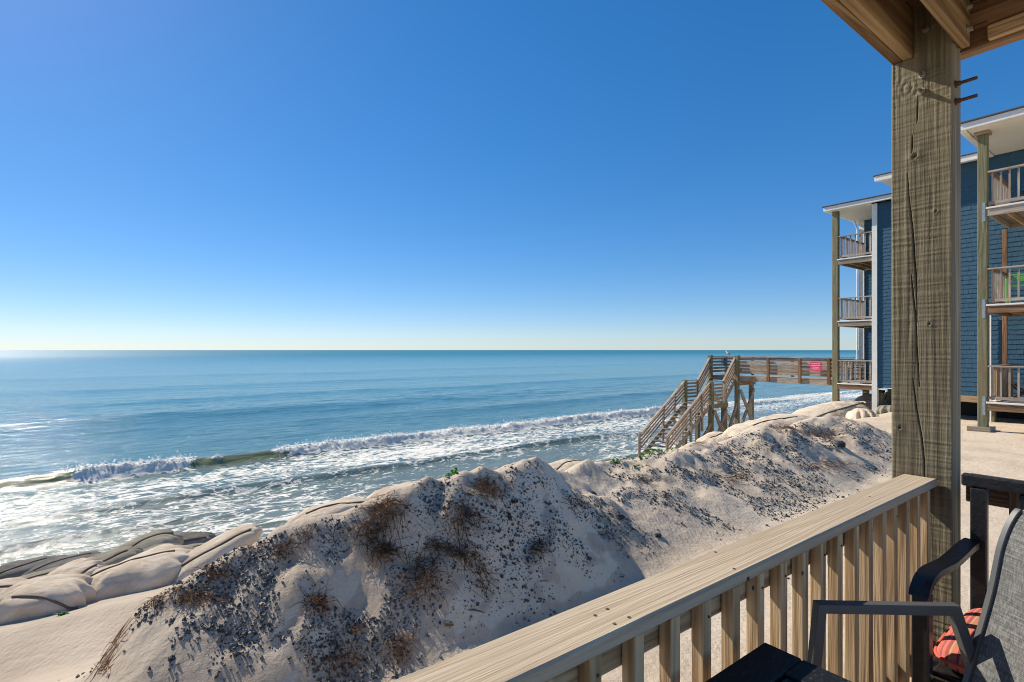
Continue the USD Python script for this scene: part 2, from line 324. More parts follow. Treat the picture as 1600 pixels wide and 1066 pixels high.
def granite(name, a, b, rough):
    mat(name, {'t': ('texture_coordinate', {}), 'v': ('voronoi_texture', {'scale': 220.0}), 'n': ('noise_texture', {'scale': 120.0, 'detail': 6.0, 'roughness': .7}), 'r': ('rgb_ramp', {'ramp': [(.40, a), (.58, tuple(np.array(a) * 2.2)), (.72, b)]}),
        'p': ('principled_bsdf', {'roughness': rough, 'specular_ior_level': .22})}, [('t.object', 'n.vector'), ('n.fac', 'r.fac'), ('r.color', 'p.base_color')])
granite('granite_dark', (.006, .007, .008), (.10, .10, .11), .55)
granite('granite_brown', (.05, .042, .035), (.16, .13, .11), .4)

# ------------------------------------------------------------------ the ground
SEA = -6.2
CX = [-3.0, -1.2, -.25, .15, .55, .95, 1.5, 2.2, 3.0, 3.75, 4.25, 4.8, 5.7, 6.5, 7.4, 8.4, 9.4, 10.3, 11.3, 12.4, 13.6, 15.2, 17.0, 19.0]
CZ = [-2.75, -2.75, -2.6, -2.05, -1.82, -1.67, -1.57, -1.47, -1.395, -1.345, -1.43, -1.58, -1.7, -1.765, -1.776, -1.805, -1.784, -1.702, -1.641, -1.692, -1.682, -1.78, -2.15, -2.45]
CY = [5.6, 5.4, 5.2, 5.0, 4.95, 5.0, 5.0, 5.0, 4.96, 4.97, 5.08, 5.28, 5.58, 5.71, 5.71, 5.81, 5.81, 5.71, 5.71, 5.71, 5.71, 5.5, 5.5, 5.5]
crest_z, crest_y = PchipInterpolator(CX, CZ), PchipInterpolator(CX, CY)
def sstep(a, b, x):
    t = np.clip((x - a) / (b - a), 0, 1)
    return t * t * (3 - 2 * t)
def ground(X, Y):
    X, Y = np.asarray(X, float), np.asarray(Y, float)
    xc = np.clip(X, CX[0], CX[-1])
    P = np.stack([X, Y, 0 * X], -1)
    w1 = fbm(P * .9, 4, 3) - .5
    zc, yc = crest_z(xc), crest_y(xc) + .35 * (fbm(np.stack([X * .8, 0 * X, 0 * X], -1), 3, 8) - .5)
    floor = -2.5 + .10 * (fbm(P * .35, 3, 21) - .5)
    inner = 3.65 + .45 * (fbm(np.stack([X * .5, 0 * X, 0 * X], -1), 3, 5) - .5)
    right = sstep(14, 20, X)
    plateau = -3.25 + .45 * sstep(8, 18, X) + .12 * (fbm(P * .6, 3, 9) - .5)
    # landward face
    t = np.clip((Y - inner) / (yc - inner), 0, 1)
    prof = np.where(t < .18, t * t / .36, t - .09) / .91
    land = floor + (zc - floor) * prof
    # seaward face
    s = np.clip((Y - yc) / 1.9, 0, 1)
    shore = np.minimum(plateau, np.interp(Y, [8.0, 10, 12, 14, 16, 18, 60], [-3.16, -3.62, -4.45, -5.35, -6.35, -7.0, -12]) + .25 * right) + .0 * X
    sea = zc + (shore - zc) * (s * s * (3 - 2 * s))
    h = np.where(Y < yc, land, sea)
    h = h - .04 * np.exp(-((Y - yc) / .16) ** 2)
    on = np.exp(-((Y - yc + .35) / .9) ** 2) * sstep(-.4, .8, X) * (1 - right)
    gully = fbm(np.stack([X * 1.7, Y * .45, 0 * X], -1), 4, 31) - .5
    h = h + on * ((.26 + .20 * sstep(7.5, 9.5, X)) * w1 + .26 * gully + .24 * (fbm(P * 2.1 + 5, 3, 15) - .5) + .10 * (fbm(P * 5, 4, 13) - .5))
    flat = floor * (1 - sstep(6.5, 10.5, Y)) + shore * sstep(6.5, 10.5, Y)
    h = h * (1 - right) + flat * right
    return h + .03 * (fbm(P * 2.2, 3, 41) - .5)

def graded(lo, a, b, hi, fine, grow=1.12):
    mid = list(np.arange(a, b + 1e-9, fine))
    up, x, d = [], mid[-1], fine
    while x < hi:
        d *= grow; x += d; up.append(min(x, hi))
    dn, x, d = [], mid[0], fine
    while x > lo:
        d *= grow; x -= d; dn.append(max(x, lo))
    return np.array(dn[::-1] + mid + up)
def grid_faces(nx, ny):
    i, j = np.meshgrid(np.arange(nx - 1), np.arange(ny - 1), indexing='ij')
    a = i * ny + j
    return np.stack([a, a + ny, a + ny + 1, a + 1], -1).reshape(-1, 4)
def vertex_float(prim_path, name, values):
    UsdGeom.PrimvarsAPI(stage.GetPrimAtPath(prim_path)).CreatePrimvar(name, Sdf.ValueTypeNames.FloatArray, 'vertex').Set(Vt.FloatArray.FromNumpy(np.asarray(values, np.float32)))

gx, gy = graded(-60, -2.5, 17.5, 900, .045, 1.10), graded(-300, 2.6, 7.4, 34, .04, 1.10)
# the sandbags' places (label, where its middle is seen and at what height, half sizes, turn, cloth ...); sand fills in under each
BAGS = [
    ('broad cream sandbag with a dark diagonal seam beside the pebbly dune end', 215, 907, -3.44, .78, .60, .34, .12, 'cream_cloth', 1, .15, .10),
    ('rounded cream sandbag half buried at the lower left of the bag pile', 74, 941, -3.36, .52, .46, .28, -.15, 'cream_cloth', 2, .5, 0),
    ('cream sandbag wedged between the half-buried bag and the broad seamed one', 114, 922, -3.52, .44, .42, .36, .5, 'cream_cloth', 3, .3, .1),
    ('long flat grey-cream sandbag lying behind the rounded cream bags', 90, 906, -3.85, 0.95, 0.38, 0.163, .05, 'grey_cloth', 4, -.3, .03),
    ('cream bag tip at the extreme left edge of the pile', -4, 928, -3.4, 0.34, 0.3, 0.148, .2, 'cream_cloth', 5, .2, 0),
    ('slim grey sandbag just behind the broad cream seamed bag', 162, 883, -3.8, 0.55, 0.34, 0.178, .35, 'grey_cloth', 6, .1, .08),
    ('plump grey sandbag with gathered folds on the pile top by the water', 222, 863, -4.15, 0.7, 0.5, 0.266, .10, 'grey_cloth', 7, .3, .15),
    ('small grey sandbag tucked against the plump folded one', 248, 869, -4.05, 0.42, 0.36, 0.207, .5, 'grey_cloth', 8, .1, 0),
    ('farthest grey sandbag washed by foam at the pile end', 286, 852, -4.95, 0.72, 0.42, 0.252, .05, 'wet_cloth', 9, .2, .02),
    ('flat wet sandbag in front of the farthest foam-washed one', 293, 864, -4.75, 0.5, 0.34, 0.148, .1, 'grey_cloth', 10, .2, 0),
    ('crumpled small grey bag next to the steep cream bag', 276, 875, -4.05, 0.38, 0.3, 0.163, .6, 'grey_cloth', 11, .2, .1),
    ('steep cream sandbag climbing along the dune end towards its top', 333, 868, -3.25, 0.74, 0.34, 0.192, .42, 'cream_cloth', 12, .0, .26),
    ('dark wet sandbag at the waterline on the far left', 40, 894, -4.75, 0.78, 0.4, 0.222, .05, 'wet_cloth', 13, .1, .05),
    ('dark wet bag with a raised black seam right of the leftmost waterline bag', 104, 887, -4.45, 0.62, 0.4, 0.178, .15, 'wet_cloth', 14, .1, .05),
    ('cream sandbag with curved seam peeping over the lower dune crest', 520, 809, -3.18, 0.85, 0.46, 0.259, .15, 'cream_cloth', 15, .1, .06),
    ('cream sandbag with dark seam right of the dry grass on the crest', 622, 778, -3.15, 0.72, 0.46, 0.259, .20, 'cream_cloth', 16, .2, .10),
    ('tan sandbag in the saddle between the two dune mounds', 884, 739, -3.2, 0.82, 0.55, 0.274, .1, 'cream_cloth', 17, .2, .02),
    ('long pale sandbag rising right of the boardwalk piles', 1205, 672, -3.15, 3.2, 0.95, 0.46, .06, 'cream_cloth', 18, .3, .03),
    ('long pale sandbag below the lowest porch of the farther condo end', 1300, 649, -2.98, 3.8, 1, 0.52, .05, 'cream_cloth', 19, -.2, .03),
    ('torn whitish sandbag at the dune top close to the near post', 1346, 655, -2.8, 0.8, 0.5, 0.42, .5, 'cream_cloth', 20, .3, -.08),
    ('low whitish sandbag at the foot of the boardwalk piles', 1122, 690, -3.35, 1.1, .6, .26, .1, 'cream_cloth', 21, .2, .05),
    ('tan sandbag half in shade under the blue building edge', 1392, 645, -2.85, 0.9, 0.5, 0.4, .1, 'grey_cloth', 22, .3, -.05),
    ('pale sandbag against the rusty piles under the farther condo end', 1378, 632, -2.75, 2.6, 1, 0.55, .05, 'cream_cloth', 23, .1, .03),
]
GX, GY = np.meshgrid(gx, gy, indexing='ij')
GH = ground(GX, GY)
for _, u_, v_, z_, la_, lb_, lc_, yaw_, *_r in BAGS:
    c_ = pix(u_, v_, Z=z_); dx_, dy_ = GX - c_[0], GY - c_[1]
    ex_, ey_ = (dx_ * math.cos(yaw_) + dy_ * math.sin(yaw_)) / la_, (dy_ * math.cos(yaw_) - dx_ * math.sin(yaw_)) / lb_
    e_ = np.sqrt(ex_ ** 2 + ey_ ** 2)
    GH = np.maximum(GH, z_ - .35 * lc_ - 1.1 * np.maximum(e_ - .62, 0) * min(la_, lb_) - .25 * lc_ * e_ ** 2)
p = put('sand', (np.stack([GX, GY, GH], -1).reshape(-1, 3), grid_faces(len(gx), len(gy))), 'sand_look', smooth=True, kind='structure')
wet = sstep(SEA + 1.0, SEA + .35, GH + .35 * (fbm(np.stack([GX * .4, GY * .4, 0 * GX], -1), 3, 77) - .5))
vertex_float(p, 'wet', wet.ravel())
_gi, _gj = np.arange(len(gx)), np.arange(len(gy))
def hgt(X, Y):
    return ndimage.map_coordinates(GH, [np.interp(X, gx, _gi), np.interp(Y, gy, _gj)], order=1)
def on_ground(u, v):
    """where lines of sight through pixels of the photograph meet the sand"""
    u, v = np.atleast_1d(np.asarray(u, float)), np.atleast_1d(np.asarray(v, float))
    d = F[None] + ((u - 800) / FPX)[:, None] * R + ((547 - v) / FPX)[:, None] * UP
    hit = np.full(len(u), np.nan); prev = np.full(len(u), 1.0)
    for t in np.concatenate([np.arange(1.5, 14, .02), np.arange(14, 40, .1)]):
        q = d * t
        under = (q[:, 2] < hgt(q[:, 0], q[:, 1])) & np.isnan(hit)
        hit[under] = t
    for _ in range(6):                        # settle on the surface between two steps
        q = d * hit[:, None]
        ok_ = np.isfinite(hit)
        gap = np.where(ok_, q[:, 2] - hgt(np.nan_to_num(q[:, 0]), np.nan_to_num(q[:, 1])), 0)
        hit = hit + np.clip(gap / np.maximum(.55 - d[:, 2], .25), -.03, .03) * .6
    return d * hit[:, None]

# ------------------------------------------------------------------ the sea
sx, sy = graded(-30000, -12, 46, 30000, .16, 1.11), np.concatenate([np.arange(13, 26, .2), np.arange(26, 37, .085), graded(37, 37.1, 68, 30000, .28, 1.10)])
sy = np.unique(np.round(sy, 4))
SX, SY = np.meshgrid(sx, sy, indexing='ij')
P0 = np.stack([SX, SY, 0 * SX], -1)
near = np.exp(-np.maximum(np.abs(SX - 20) - 60, 0) / 120)
def wave(yc, amp, front, back, xlo, xhi, soft, wob, seed):
    y0 = yc + wob * (fbm(np.stack([SX * .05, 0 * SX, 0 * SX], -1), 3, seed) - .5)
    d = SY - y0
    prof = np.where(d < 0, np.exp(-(d / front) ** 2), np.exp(-(d / back) ** 2))
    return amp * prof * sstep(xlo - soft, xlo + soft, SX) * (1 - sstep(xhi - soft, xhi + soft, SX)), d
Z = np.full_like(SX, SEA)
brk_amp = .40 + .16 * (fbm(np.stack([SX * .16, 0 * SX, 0 * SX], -1), 3, 61) - .5)
w_b, d_b = wave(32.6, 1.0, .62, 2.6, -60, 60, 25, 1.6, 2)
w_b = w_b * brk_amp
for a in ((60, .36, 3.6, 8, -140, 40, 30, 5, 4), (47.5, .20, 1.8, 4, 14, 75, 14, 4, 5), (78, .16, 3, 7, -60, 140, 40, 8, 6), (104, .15, 3, 7, -200, 90, 50, 10, 7), (150, .16, 4, 9, -300, 300, 80, 16, 12),
          (25.6, .24, .30, .9, -4, 32, 5, 1.4, 14), (22.4, .20, .28, .8, -14, 3, 4, 1.2, 15), (20.4, .15, .22, .7, 4, 40, 6, 1.4, 16)):
    w, d = wave(*a)
    Z += w
chop = fbm(P0 * np.array([.30, .75, 1]), 4, 17) - .5
Z += (w_b + .16 * chop * np.exp(-np.maximum(SY - 60, 0) / 60) * near)
xw = SX + 3.2 * (fbm(P0 * .9, 4, 23) - .5)
broken = np.clip(sstep(-3.6, -1.6, xw) * (1 - sstep(3.0, 4.6, xw)) + sstep(5.6, 8.8, xw), 0, 1) * (1 - sstep(70, 110, SX))
curl = np.exp(-(np.where(d_b < 0, d_b / .85, d_b / .9)) ** 2)
lump = .5 * fbm(np.stack([SX * 1.3, SY * 1.5, 0 * SX], -1), 4, 29) + .5 * fbm(np.stack([SX * 3.6, SY * 3.6, 0 * SX], -1), 3, 30)
Z += broken * curl * (.50 * (lump - .40)) + broken * .07 * np.exp(-((d_b + .5) / .6) ** 2)
zone = sstep(34.0, 31.4, SY - (32.6 - (SY - d_b)))
patch = fbm(P0 * np.array([.11, .22, 1]), 4, 37)
foam = zone * (.226 + .46 * (patch - .5) + .20 * np.exp(-((SY - 29.0) / 2.4) ** 2) + .10 * sstep(24, 17, SY))
foam = np.maximum(foam, broken * np.exp(-(np.where(d_b < 0, d_b / 1.0, d_b / .6)) ** 2) * 1.15)
foam = np.maximum(foam, .52 * broken * np.exp(-((d_b - 1.2) / 1.0) ** 2) * sstep(.45, .6, patch))
face = (1 - broken) * np.exp(-((d_b + .45) / .55) ** 2)
foam = np.clip(foam * (1 - .9 * face), 0, 1.2) * near
murk_glow = np.clip(sstep(40, 20, SY) * .62 + .55 * np.exp(-((d_b + .4) / .8) ** 2), 0, 1)  # shore sediment, plus sunlight through the breaker face painted as yellow-green
murk_glow = np.maximum(murk_glow, .22 * sstep(90, 36, SY))
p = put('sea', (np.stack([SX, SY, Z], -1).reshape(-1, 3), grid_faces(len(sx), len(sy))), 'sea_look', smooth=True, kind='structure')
vertex_float(p, 'foam', foam.ravel()); vertex_float(p, 'murk_glow', murk_glow.ravel())

# spray thrown up along the broken crest
rs = np.random.default_rng(5)
ii = np.argwhere((broken > .6) & (np.abs(d_b) < .45) & (SX > -12) & (SX < 75))
ii = ii[rs.choice(len(ii), 5200, p=None)]
sp = np.stack([SX[ii[:, 0], ii[:, 1]], SY[ii[:, 0], ii[:, 1]], Z[ii[:, 0], ii[:, 1]]], 1) + np.stack([rs.normal(0, .1, 5200), rs.normal(0, .12, 5200), rs.exponential(.045, 5200) * (.4 + 1.6 * fbm(np.stack([SX[ii[:, 0], ii[:, 1]] * .9, 0 * ii[:, 0], 0 * ii[:, 0]], -1), 3, 71))], 1)
spi = UsdGeom.PointInstancer.Define(stage, '/World/sea_spray')
_ico = trimesh.creation.icosphere(1, 1.0)
plain('spray_white', (.86, .84, .78), .6, var=.02)
usdkit.mesh(stage, '/World/sea_spray/droplet', (_ico.vertices, _ico.faces), MAT['spray_white'])
spi.CreatePrototypesRel().SetTargets(['/World/sea_spray/droplet'])
spi.CreateProtoIndicesAttr(Vt.IntArray.FromNumpy(np.zeros(5200, np.int32)))
spi.CreatePositionsAttr(Vt.Vec3fArray.FromNumpy(sp.astype(np.float32)))
_r = rs.lognormal(math.log(.018), .5, 5200).clip(.007, .045)
spi.CreateScalesAttr(Vt.Vec3fArray.FromNumpy(np.stack([_r * 1.3, _r, _r], 1).astype(np.float32)))
tag(spi.GetPrim(), 'white spray along the breaking wave crest', 'spray', kind='stuff')

# ------------------------------------------------------------------ buildings in the row
def shingles(mb, o, ud, nd, width, height, seed, exp=.165):
    """courses of lapped shingles over a wall rectangle: o its lower corner, ud along it, nd out of it"""
    rng = random.Random(seed); o, ud, nd = (np.array(q, float) for q in (o, ud, nd)); zd = np.array([0, 0, 1.0])
    for c in range(int(math.ceil(height / exp))):
        z0, z1 = c * exp, min((c + 1) * exp + .02, height)
        x = -rng.uniform(0, .15)
        while x < width:
            w = rng.uniform(.11, .24); a, b = max(x + .0012, 0), min(x + w - .0012, width); x += w
            if b - a < .02:
                continue
            t = .015 + rng.uniform(-.003, .003); dz = rng.uniform(-.006, .006); tl = rng.uniform(-.003, .003)
            q = lambda s, z, n: o + ud * s + zd * z + nd * n
            v = [q(a, z0 + dz, 0), q(b, z0 + dz, 0), q(b, z0 + dz, t + tl), q(a, z0 + dz, t - tl), q(b, z1, .002), q(a, z1, .002), q(b, z1, 0), q(a, z1, 0)]
            mb.add(v, [[0, 1, 2, 3], [3, 2, 4, 5], [1, 6, 4, 2], [0, 3, 5, 7]])

FLOORS = (-1.58, 1.39, 4.35)
def railing(parent, p0, p1, zf, wax, rim=True):
    """balcony rail from p0 to p1 on a floor at zf: top board, under rail, bottom rail and balusters"""
    p0, p1 = np.array([*p0, 0.]), np.array([*p1, 0.]); L = np.linalg.norm(p1 - p0); d = (p1 - p0) / L
    e = lambda z: np.array([0, 0, z])
    rl = path_for(parent, 'railing'); UsdGeom.Xform.Define(stage, rl)
    put('top_rail', MB().bar(p0 + e(zf + 1.08), p1 + e(zf + 1.08), .14, .045), wax, rl)
    put('bottom_rail', MB().bar(p0 + e(zf + .12), p1 + e(zf + .12), .045, .09), wax, rl)
    n = max(2, int(L / .19))
    for k in range(n):
        q = p0 + d * (k + .5) * L / n
        put('baluster', MB().box(q[0] - .022, q[0] + .022, q[1] - .022, q[1] + .022, zf + .166, zf + 1.056, .003), 'grey_wood_z', rl)

def balcony(parent, x0, x1, y0, y1, zf, rimwood):
    put('floor_edge', MB().box(x0 - .03, x1, y0, y1 + .03, zf - .05, zf, .006), 'white_paint', parent)
    put('rim_joist', MB().box(x0, x0 + .045, y0, y1, zf - .27, zf - .052), rimwood + '_y', parent)
    put('side_joist', MB().box(x0 + .047, x1, y1 - .045, y1, zf - .27, zf - .052), rimwood + '_x', parent)
    put('ledger', MB().box(x1 - .045, x1, y0, y1 - .047, zf - .27, zf - .052), rimwood + '_y', parent)
    y = y1 - .40
    while y > y0 + .1:
        put('joist', MB().box(x0 + .047, x1 - .047, y - .02, y + .02, zf - .25, zf - .088), 'new_wood_x', parent); y -= .40
    y, k = y1 - .05, 0
    put('deck_boards', MB().box(x0 + .047, x1 - .002, y0, y1 - .047, zf - .085, zf - .052, .002), 'weathered_wood_x', parent)

# right-hand unit with its corner balconies, and the stepped wall behind it
b1 = thing('condo_building', 'blue shingled condo block with stacked corner balconies right of the near post', 'building', (21.2, 4.2, -2.44))
m = MB(); shingles(m, (24.2, 1.0, -1.62), (0, 1, 0), (-1, 0, 0), 6.3, 8.3, 3)
put('shingles', m, 'shingle_blue', b1, kind='stuff')
put('wall', MB().box(24.2, 27.58, -6, 7.3, -1.62, 6.72, .01), 'shingle_blue', b1)
put('corner_board', MB().box(24.155, 24.32, 7.301, 7.43, -1.62, 6.6), 'white_paint', b1)
put('skirt_board', MB().box(24.15, 24.199, -2, 7.43, -1.85, -1.625), 'new_wood_y', b1)
for y in (6.6, 4.6, 2.4):
    put('pile', MB().box(24.3, 24.55, y - .12, y + .12, -4.5, -1.63, .01), 'treated_wood_z', b1)
put('crawl_wall', MB().box(26.0, 26.1, -6, 7.2, -4, -1.63), 'dark_void', b1)  # near-black panel added in place of the shade under the building
rf = put('eave', MB().box(23.72, 23.9, 4.62, 7.9, 6.60, 6.80, .01).box(23.9, 27.6, -4, 7.9, 6.725, 6.80, .01), 'white_paint', b1)
put('roof_covering', MB().box(23.69, 27.7, -4, 7.95, 6.801, 6.84, .01), 'roof_edge', b1)
put('porch_soffit', MB().box(20.75, 24.15, -3, 4.45, 6.70, 6.74, .005), 'soffit_paint', b1)
put('porch_fascia', MB().box(20.60, 20.72, -3, 4.62, 6.70, 6.90, .01).box(20.72, 24.15, 4.47, 4.62, 6.66, 6.90, .01), 'white_paint', b1)
put('porch_roof', MB().box(20.55, 24.15, -3, 4.67, 6.901, 6.95, .01), 'roof_edge', b1)
put('porch_post', MB().box(21.2, 21.43, 4.08, 4.31, -3.0, 6.60, .012), 'treated_wood_z', b1)
put('post_cap_board', MB().box(21.12, 21.5, 4.02, 4.37, 6.605, 6.695, .01), 'weathered_wood_y', b1)
put('inner_post', MB().box(23.9, 24.02, 4.10, 4.22, -1.58, 4.07, .006), 'brown_wood_z', b1)
put('conduit', MB().tube([(24.12, 4.55, z) for z in np.linspace(-2.6, 1.2, 6)], .022), 'white_paint', b1)
for zf in FLOORS:
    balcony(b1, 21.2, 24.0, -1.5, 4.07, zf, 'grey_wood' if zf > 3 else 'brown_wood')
    put('strap_plate', MB().box(21.19, 21.205, 4.12, 4.19, zf - .42, zf + .16, .002), 'grey_steel', b1)
    railing(b1, (21.27, 4.07), (21.27, -1.0), zf, 'grey_wood_y')
    railing(b1, (21.44, 4.02), (23.88, 4.02), zf, 'brown_wood_x')
# old floor boards stored upright close the first-floor side rail
for k in range(9):
    put('screen_board', MB().box(21.62 + k * .25, 21.84 + k * .25, 3.93, 3.955, -1.56, -.56 + .02 * (k % 3), .003), 'weathered_wood_z' if k % 2 else 'new_wood_z', b1)
fb = thing('post_footing', 'square timber and concrete footing under the corner balcony post, half in sand', 'footing', (21.3, 4.2, -2.6))
put('block', MB().box(20.95, 21.75, 3.98, 4.45, -3.0, -2.36, .02), 'concrete', fb)
put('sill_timber', MB().box(20.9, 20.94, 3.95, 4.5, -2.6, -2.33, .01), 'weathered_wood_y', fb)

# seaward unit with open corner porch
b2 = thing('condo_building', 'farther blue condo end with open three-storey porch beside the boardwalk', 'building', (27.6, 10.8, -3))
m = MB(); shingles(m, (27.6, 7.3, -1.7), (0, 1, 0), (-1, 0, 0), 1.76, 8.35, 5); shingles(m, (30.7, 9.0, -1.7), (0, 1, 0), (-1, 0, 0), 1.66, 8.3, 6)
put('shingles', m, 'shingle_blue', b2, kind='stuff')
put('wall', MB().box(27.6, 34, 0, 9.06, -1.7, 6.65, .01).box(30.7, 34, 9.061, 10.66, -1.7, 6.65, .01), 'shingle_blue', b2)
put('corner_board', MB().box(27.53, 27.72, 9.065, 9.27, -2.9, 6.66), 'white_paint', b2)
put('corner_board', MB().box(30.64, 30.78, 10.662, 10.90, -1.7, 6.66), 'white_paint', b2)
put('porch_soffit', MB().box(27.35, 33, 9.27, 11.05, 6.665, 6.70, .004), 'soffit_paint', b2)
put('fascia', MB().box(27.2, 27.33, 4, 11.2, 6.665, 6.86, .01).box(27.33, 34, 11.06, 11.2, 6.665, 6.86, .01), 'white_paint', b2)
put('roof_covering', MB().box(27.15, 34.2, 2, 11.25, 6.861, 6.91, .01), 'roof_edge', b2)
put('porch_post', MB().box(27.6, 27.84, 10.72, 10.97, -6.6, 6.66, .012), 'treated_wood_z', b2)
put('downpipe', MB().tube([(30.4, 11.0, 6.66), (30.42, 11.0, 6.5), (30.55, 10.98, 6.36), (30.62, 10.96, 6.2), (30.62, 10.96, 2.0), (30.62, 10.96, -1.4)], .045), 'white_paint', b2)
for zf in FLOORS:
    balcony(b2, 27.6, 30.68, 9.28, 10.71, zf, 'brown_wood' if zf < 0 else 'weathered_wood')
    railing(b2, (27.67, 10.70), (27.67, 9.28), zf, 'grey_wood_y')
    railing(b2, (27.86, 10.66), (30.60, 10.66), zf, 'weathered_wood_x')
for x, y in ((28.2, 9.15), (30.4, 10.5), (28.2, 8.2), (29.4, 9.1)):
    put('pile', MB().box(x - .12, x + .12, y - .12, y + .12, -6.5, -1.86, .01), 'treated_wood_z', b2)
put('rusty_bracket', MB().box(27.9, 28.4, 9.03, 9.28, -1.98, -1.862, .005), 'rust', b2)

# furniture on the far balconies
def simple_chair(label, c, zf, wd, mat_, back=1.05, seat=.45, slats=4, cat='chair'):
    t = thing('balcony_chair', label, cat, (c[0], c[1], zf))
    put('seat', MB().box(c[0] - wd / 2, c[0] + wd / 2, c[1] - wd / 2, c[1] + wd / 2, zf + seat - .03, zf + seat, .008), mat_, t)
    for sx_ in (-1, 1):
        for sy_ in (-1, 1):
            x, y = c[0] + sx_ * (wd / 2 - .02), c[1] + sy_ * (wd / 2 - .02)
            put('leg', MB().box(x - .017, x + .017, y - .017, y + .017, zf + .002, zf + (back if sx_ > 0 else seat - .031), .005), mat_, t)
    for k in range(slats):
        z = zf + seat + .16 + k * (back - seat - .2) / max(slats - 1, 1)
        put('back_slat', MB().box(c[0] + wd / 2 - .035, c[0] + wd / 2 - .01, c[1] - wd / 2 + .045, c[1] + wd / 2 - .045, z - .018, z + .018, .004), mat_, t)
    for sy_ in (-1, 1):
        y = c[1] + sy_ * (wd / 2 - .02)
        put('armrest', MB().box(c[0] - wd / 2 - .02, c[0] + wd / 2 - .045, y - .03, y + .03, zf + seat + .22, zf + seat + .25, .006), mat_, t)
        put('arm_post', MB().box(c[0] - wd / 2, c[0] - wd / 2 + .04, y - .018, y + .018, zf + seat, zf + seat + .218, .004), mat_, t)
    return t
simple_chair('bright green tall slatted chair on the middle right-hand balcony', (22.7, 3.62), FLOORS[1], .52, 'green_plastic', 1.05, .66)
simple_chair('dark navy chair on the top right-hand balcony behind its rail', (23.0, 3.3), FLOORS[2], .6, 'navy_fabric', .82, .42)
simple_chair('dark chair on the top porch of the farther condo end', (29.3, 9.75), FLOORS[2], .6, 'navy_fabric', .9, .42)
simple_chair('black slat-back chair on the lowest porch of the farther condo end', (28.3, 10.15), FLOORS[0], .55, 'black_paint', 1.0, .45)
simple_chair('black slat-back chair nearest the wall on the lowest farther porch', (28.3, 9.55), FLOORS[0], .55, 'black_paint', 1.0, .45)
simple_chair('red low chair behind the rail of the lowest right-hand balcony', (23.6, 3.15), FLOORS[0], .5, 'red_paint', .75, .4)
t = thing('folding_table', 'small wooden cross-legged table on the lowest right-hand balcony', 'table', (22.6, 3.55, FLOORS[0]))
put('tabletop', MB().box(22.3, 22.9, 3.2, 3.8, FLOORS[0] + .52, FLOORS[0] + .55), 'weathered_wood_x', t)
for x in (22.36, 22.84):
    for a, b in ((3.25, 3.75), (3.75, 3.25)):
        xx = x + (.025 if a > b else -.02)
        put('leg', MB().bar((xx, a, FLOORS[0] + .01), (xx, b, FLOORS[0] + .515), .03, .05), 'brown_wood_y', t)
t = thing('cooler', 'teal cooler box with pale lid on the lowest right-hand balcony', 'cooler', (22.2, 3.1, FLOORS[0]))
put('body', MB().box(22.0, 22.4, 2.75, 3.18, FLOORS[0] + .01, FLOORS[0] + .4, .02), 'teal_paint', t)
put('lid', MB().box(21.98, 22.42, 2.73, 3.2, FLOORS[0] + .402, FLOORS[0] + .47, .02), 'white_paint', t)

# ------------------------------------------------------------------ beach boardwalk and stairs
bw = thing('boardwalk', 'weathered timber boardwalk on piles with slatted rails and stairs to the beach', 'boardwalk', (28.5, 16.3, -5.2))
DK, XW0, XW1 = -1.50, 28.5, 30.05
W = 'weathered_wood'
def slat_rail_y(x, ya, yb, skirt=True, first=0):
    put('cap_board', MB().box(x - .07, x + .07, ya, yb, -.42, -.375), W + '_y', bw)
    for k in range(5):
        z = -.52 - k * .19
        put('rail_slat', MB().box(x - .02, x + .02, ya, yb, z - .066, z + .066), W + '_y', bw)
    if skirt:
        put('skirt_board', MB().box(x - .022, x + .022, ya, yb, DK - .26, DK - .012), W + '_y', bw)
slat_rail_y(XW0, 11.0, 16.2); slat_rail_y(XW1, 10.9, 18.05)
for y in (11.45, 12.84, 14.5, 16.24):
    put('rail_post', MB().box(XW0 - .13, XW0 - .024, y - .065, y + .065, -1.72, -.43 if y < 16 else -.30), 'brown_wood_z' if y < 16 else 'treated_wood_z', bw)
for y in (12.1, 14.0, 16.3, 18.0):
    put('rail_post', MB().box(XW1 + .024, XW1 + .13, y - .065, y + .065, -1.72, -.43), 'brown_wood_z', bw)
put('cap_board', MB().box(XW0 - .05, XW1 - .075, 17.98, 18.12, -.42, -.375), W + '_x', bw)
for k in range(5):
    z = -.52 - k * .19
    put('rail_slat', MB().box(XW0, XW1 - .025, 18.03, 18.07, z - .066, z + .066), W + '_x', bw)
for k in range(52):
    y = 10.9 + k * .138
    put('deck_plank', MB().box(XW0 + .03, XW1 - .03, y, y + .132, DK - .04, DK, .004), W + '_x', bw)
put('beam', MB().box(XW0 + .024, XW0 + .09, 11, 18.0, DK - .27, DK - .045), W + '_y', bw)
put('beam', MB().box(XW1 - .09, XW1 - .024, 11, 18.0, DK - .27, DK - .045), W + '_y', bw)
for x, y, top in ((28.42, 16.30, -.31), (29.98, 16.30, -1.78), (28.42, 18.0, -.31), (29.98, 18.0, -1.78), (25.9, 16.36, -1.72), (27.15, 16.36, -2.9), (25.9, 18.02, -1.72), (27.15, 18.02, -2.9)):
    put('pile', MB().box(x - .11, x + .11, y - .11, y + .11, -7.4, top, .012), 'treated_wood_z', bw)
put('cross_beam', MB().box(28.32, 30.1, 16.10, 16.18, -2.02, -1.78), 'brown_wood_x', bw)
put('cross_beam', MB().box(25.8, 27.3, 16.18, 16.245, -3.18, -2.92), 'treated_wood_x', bw)
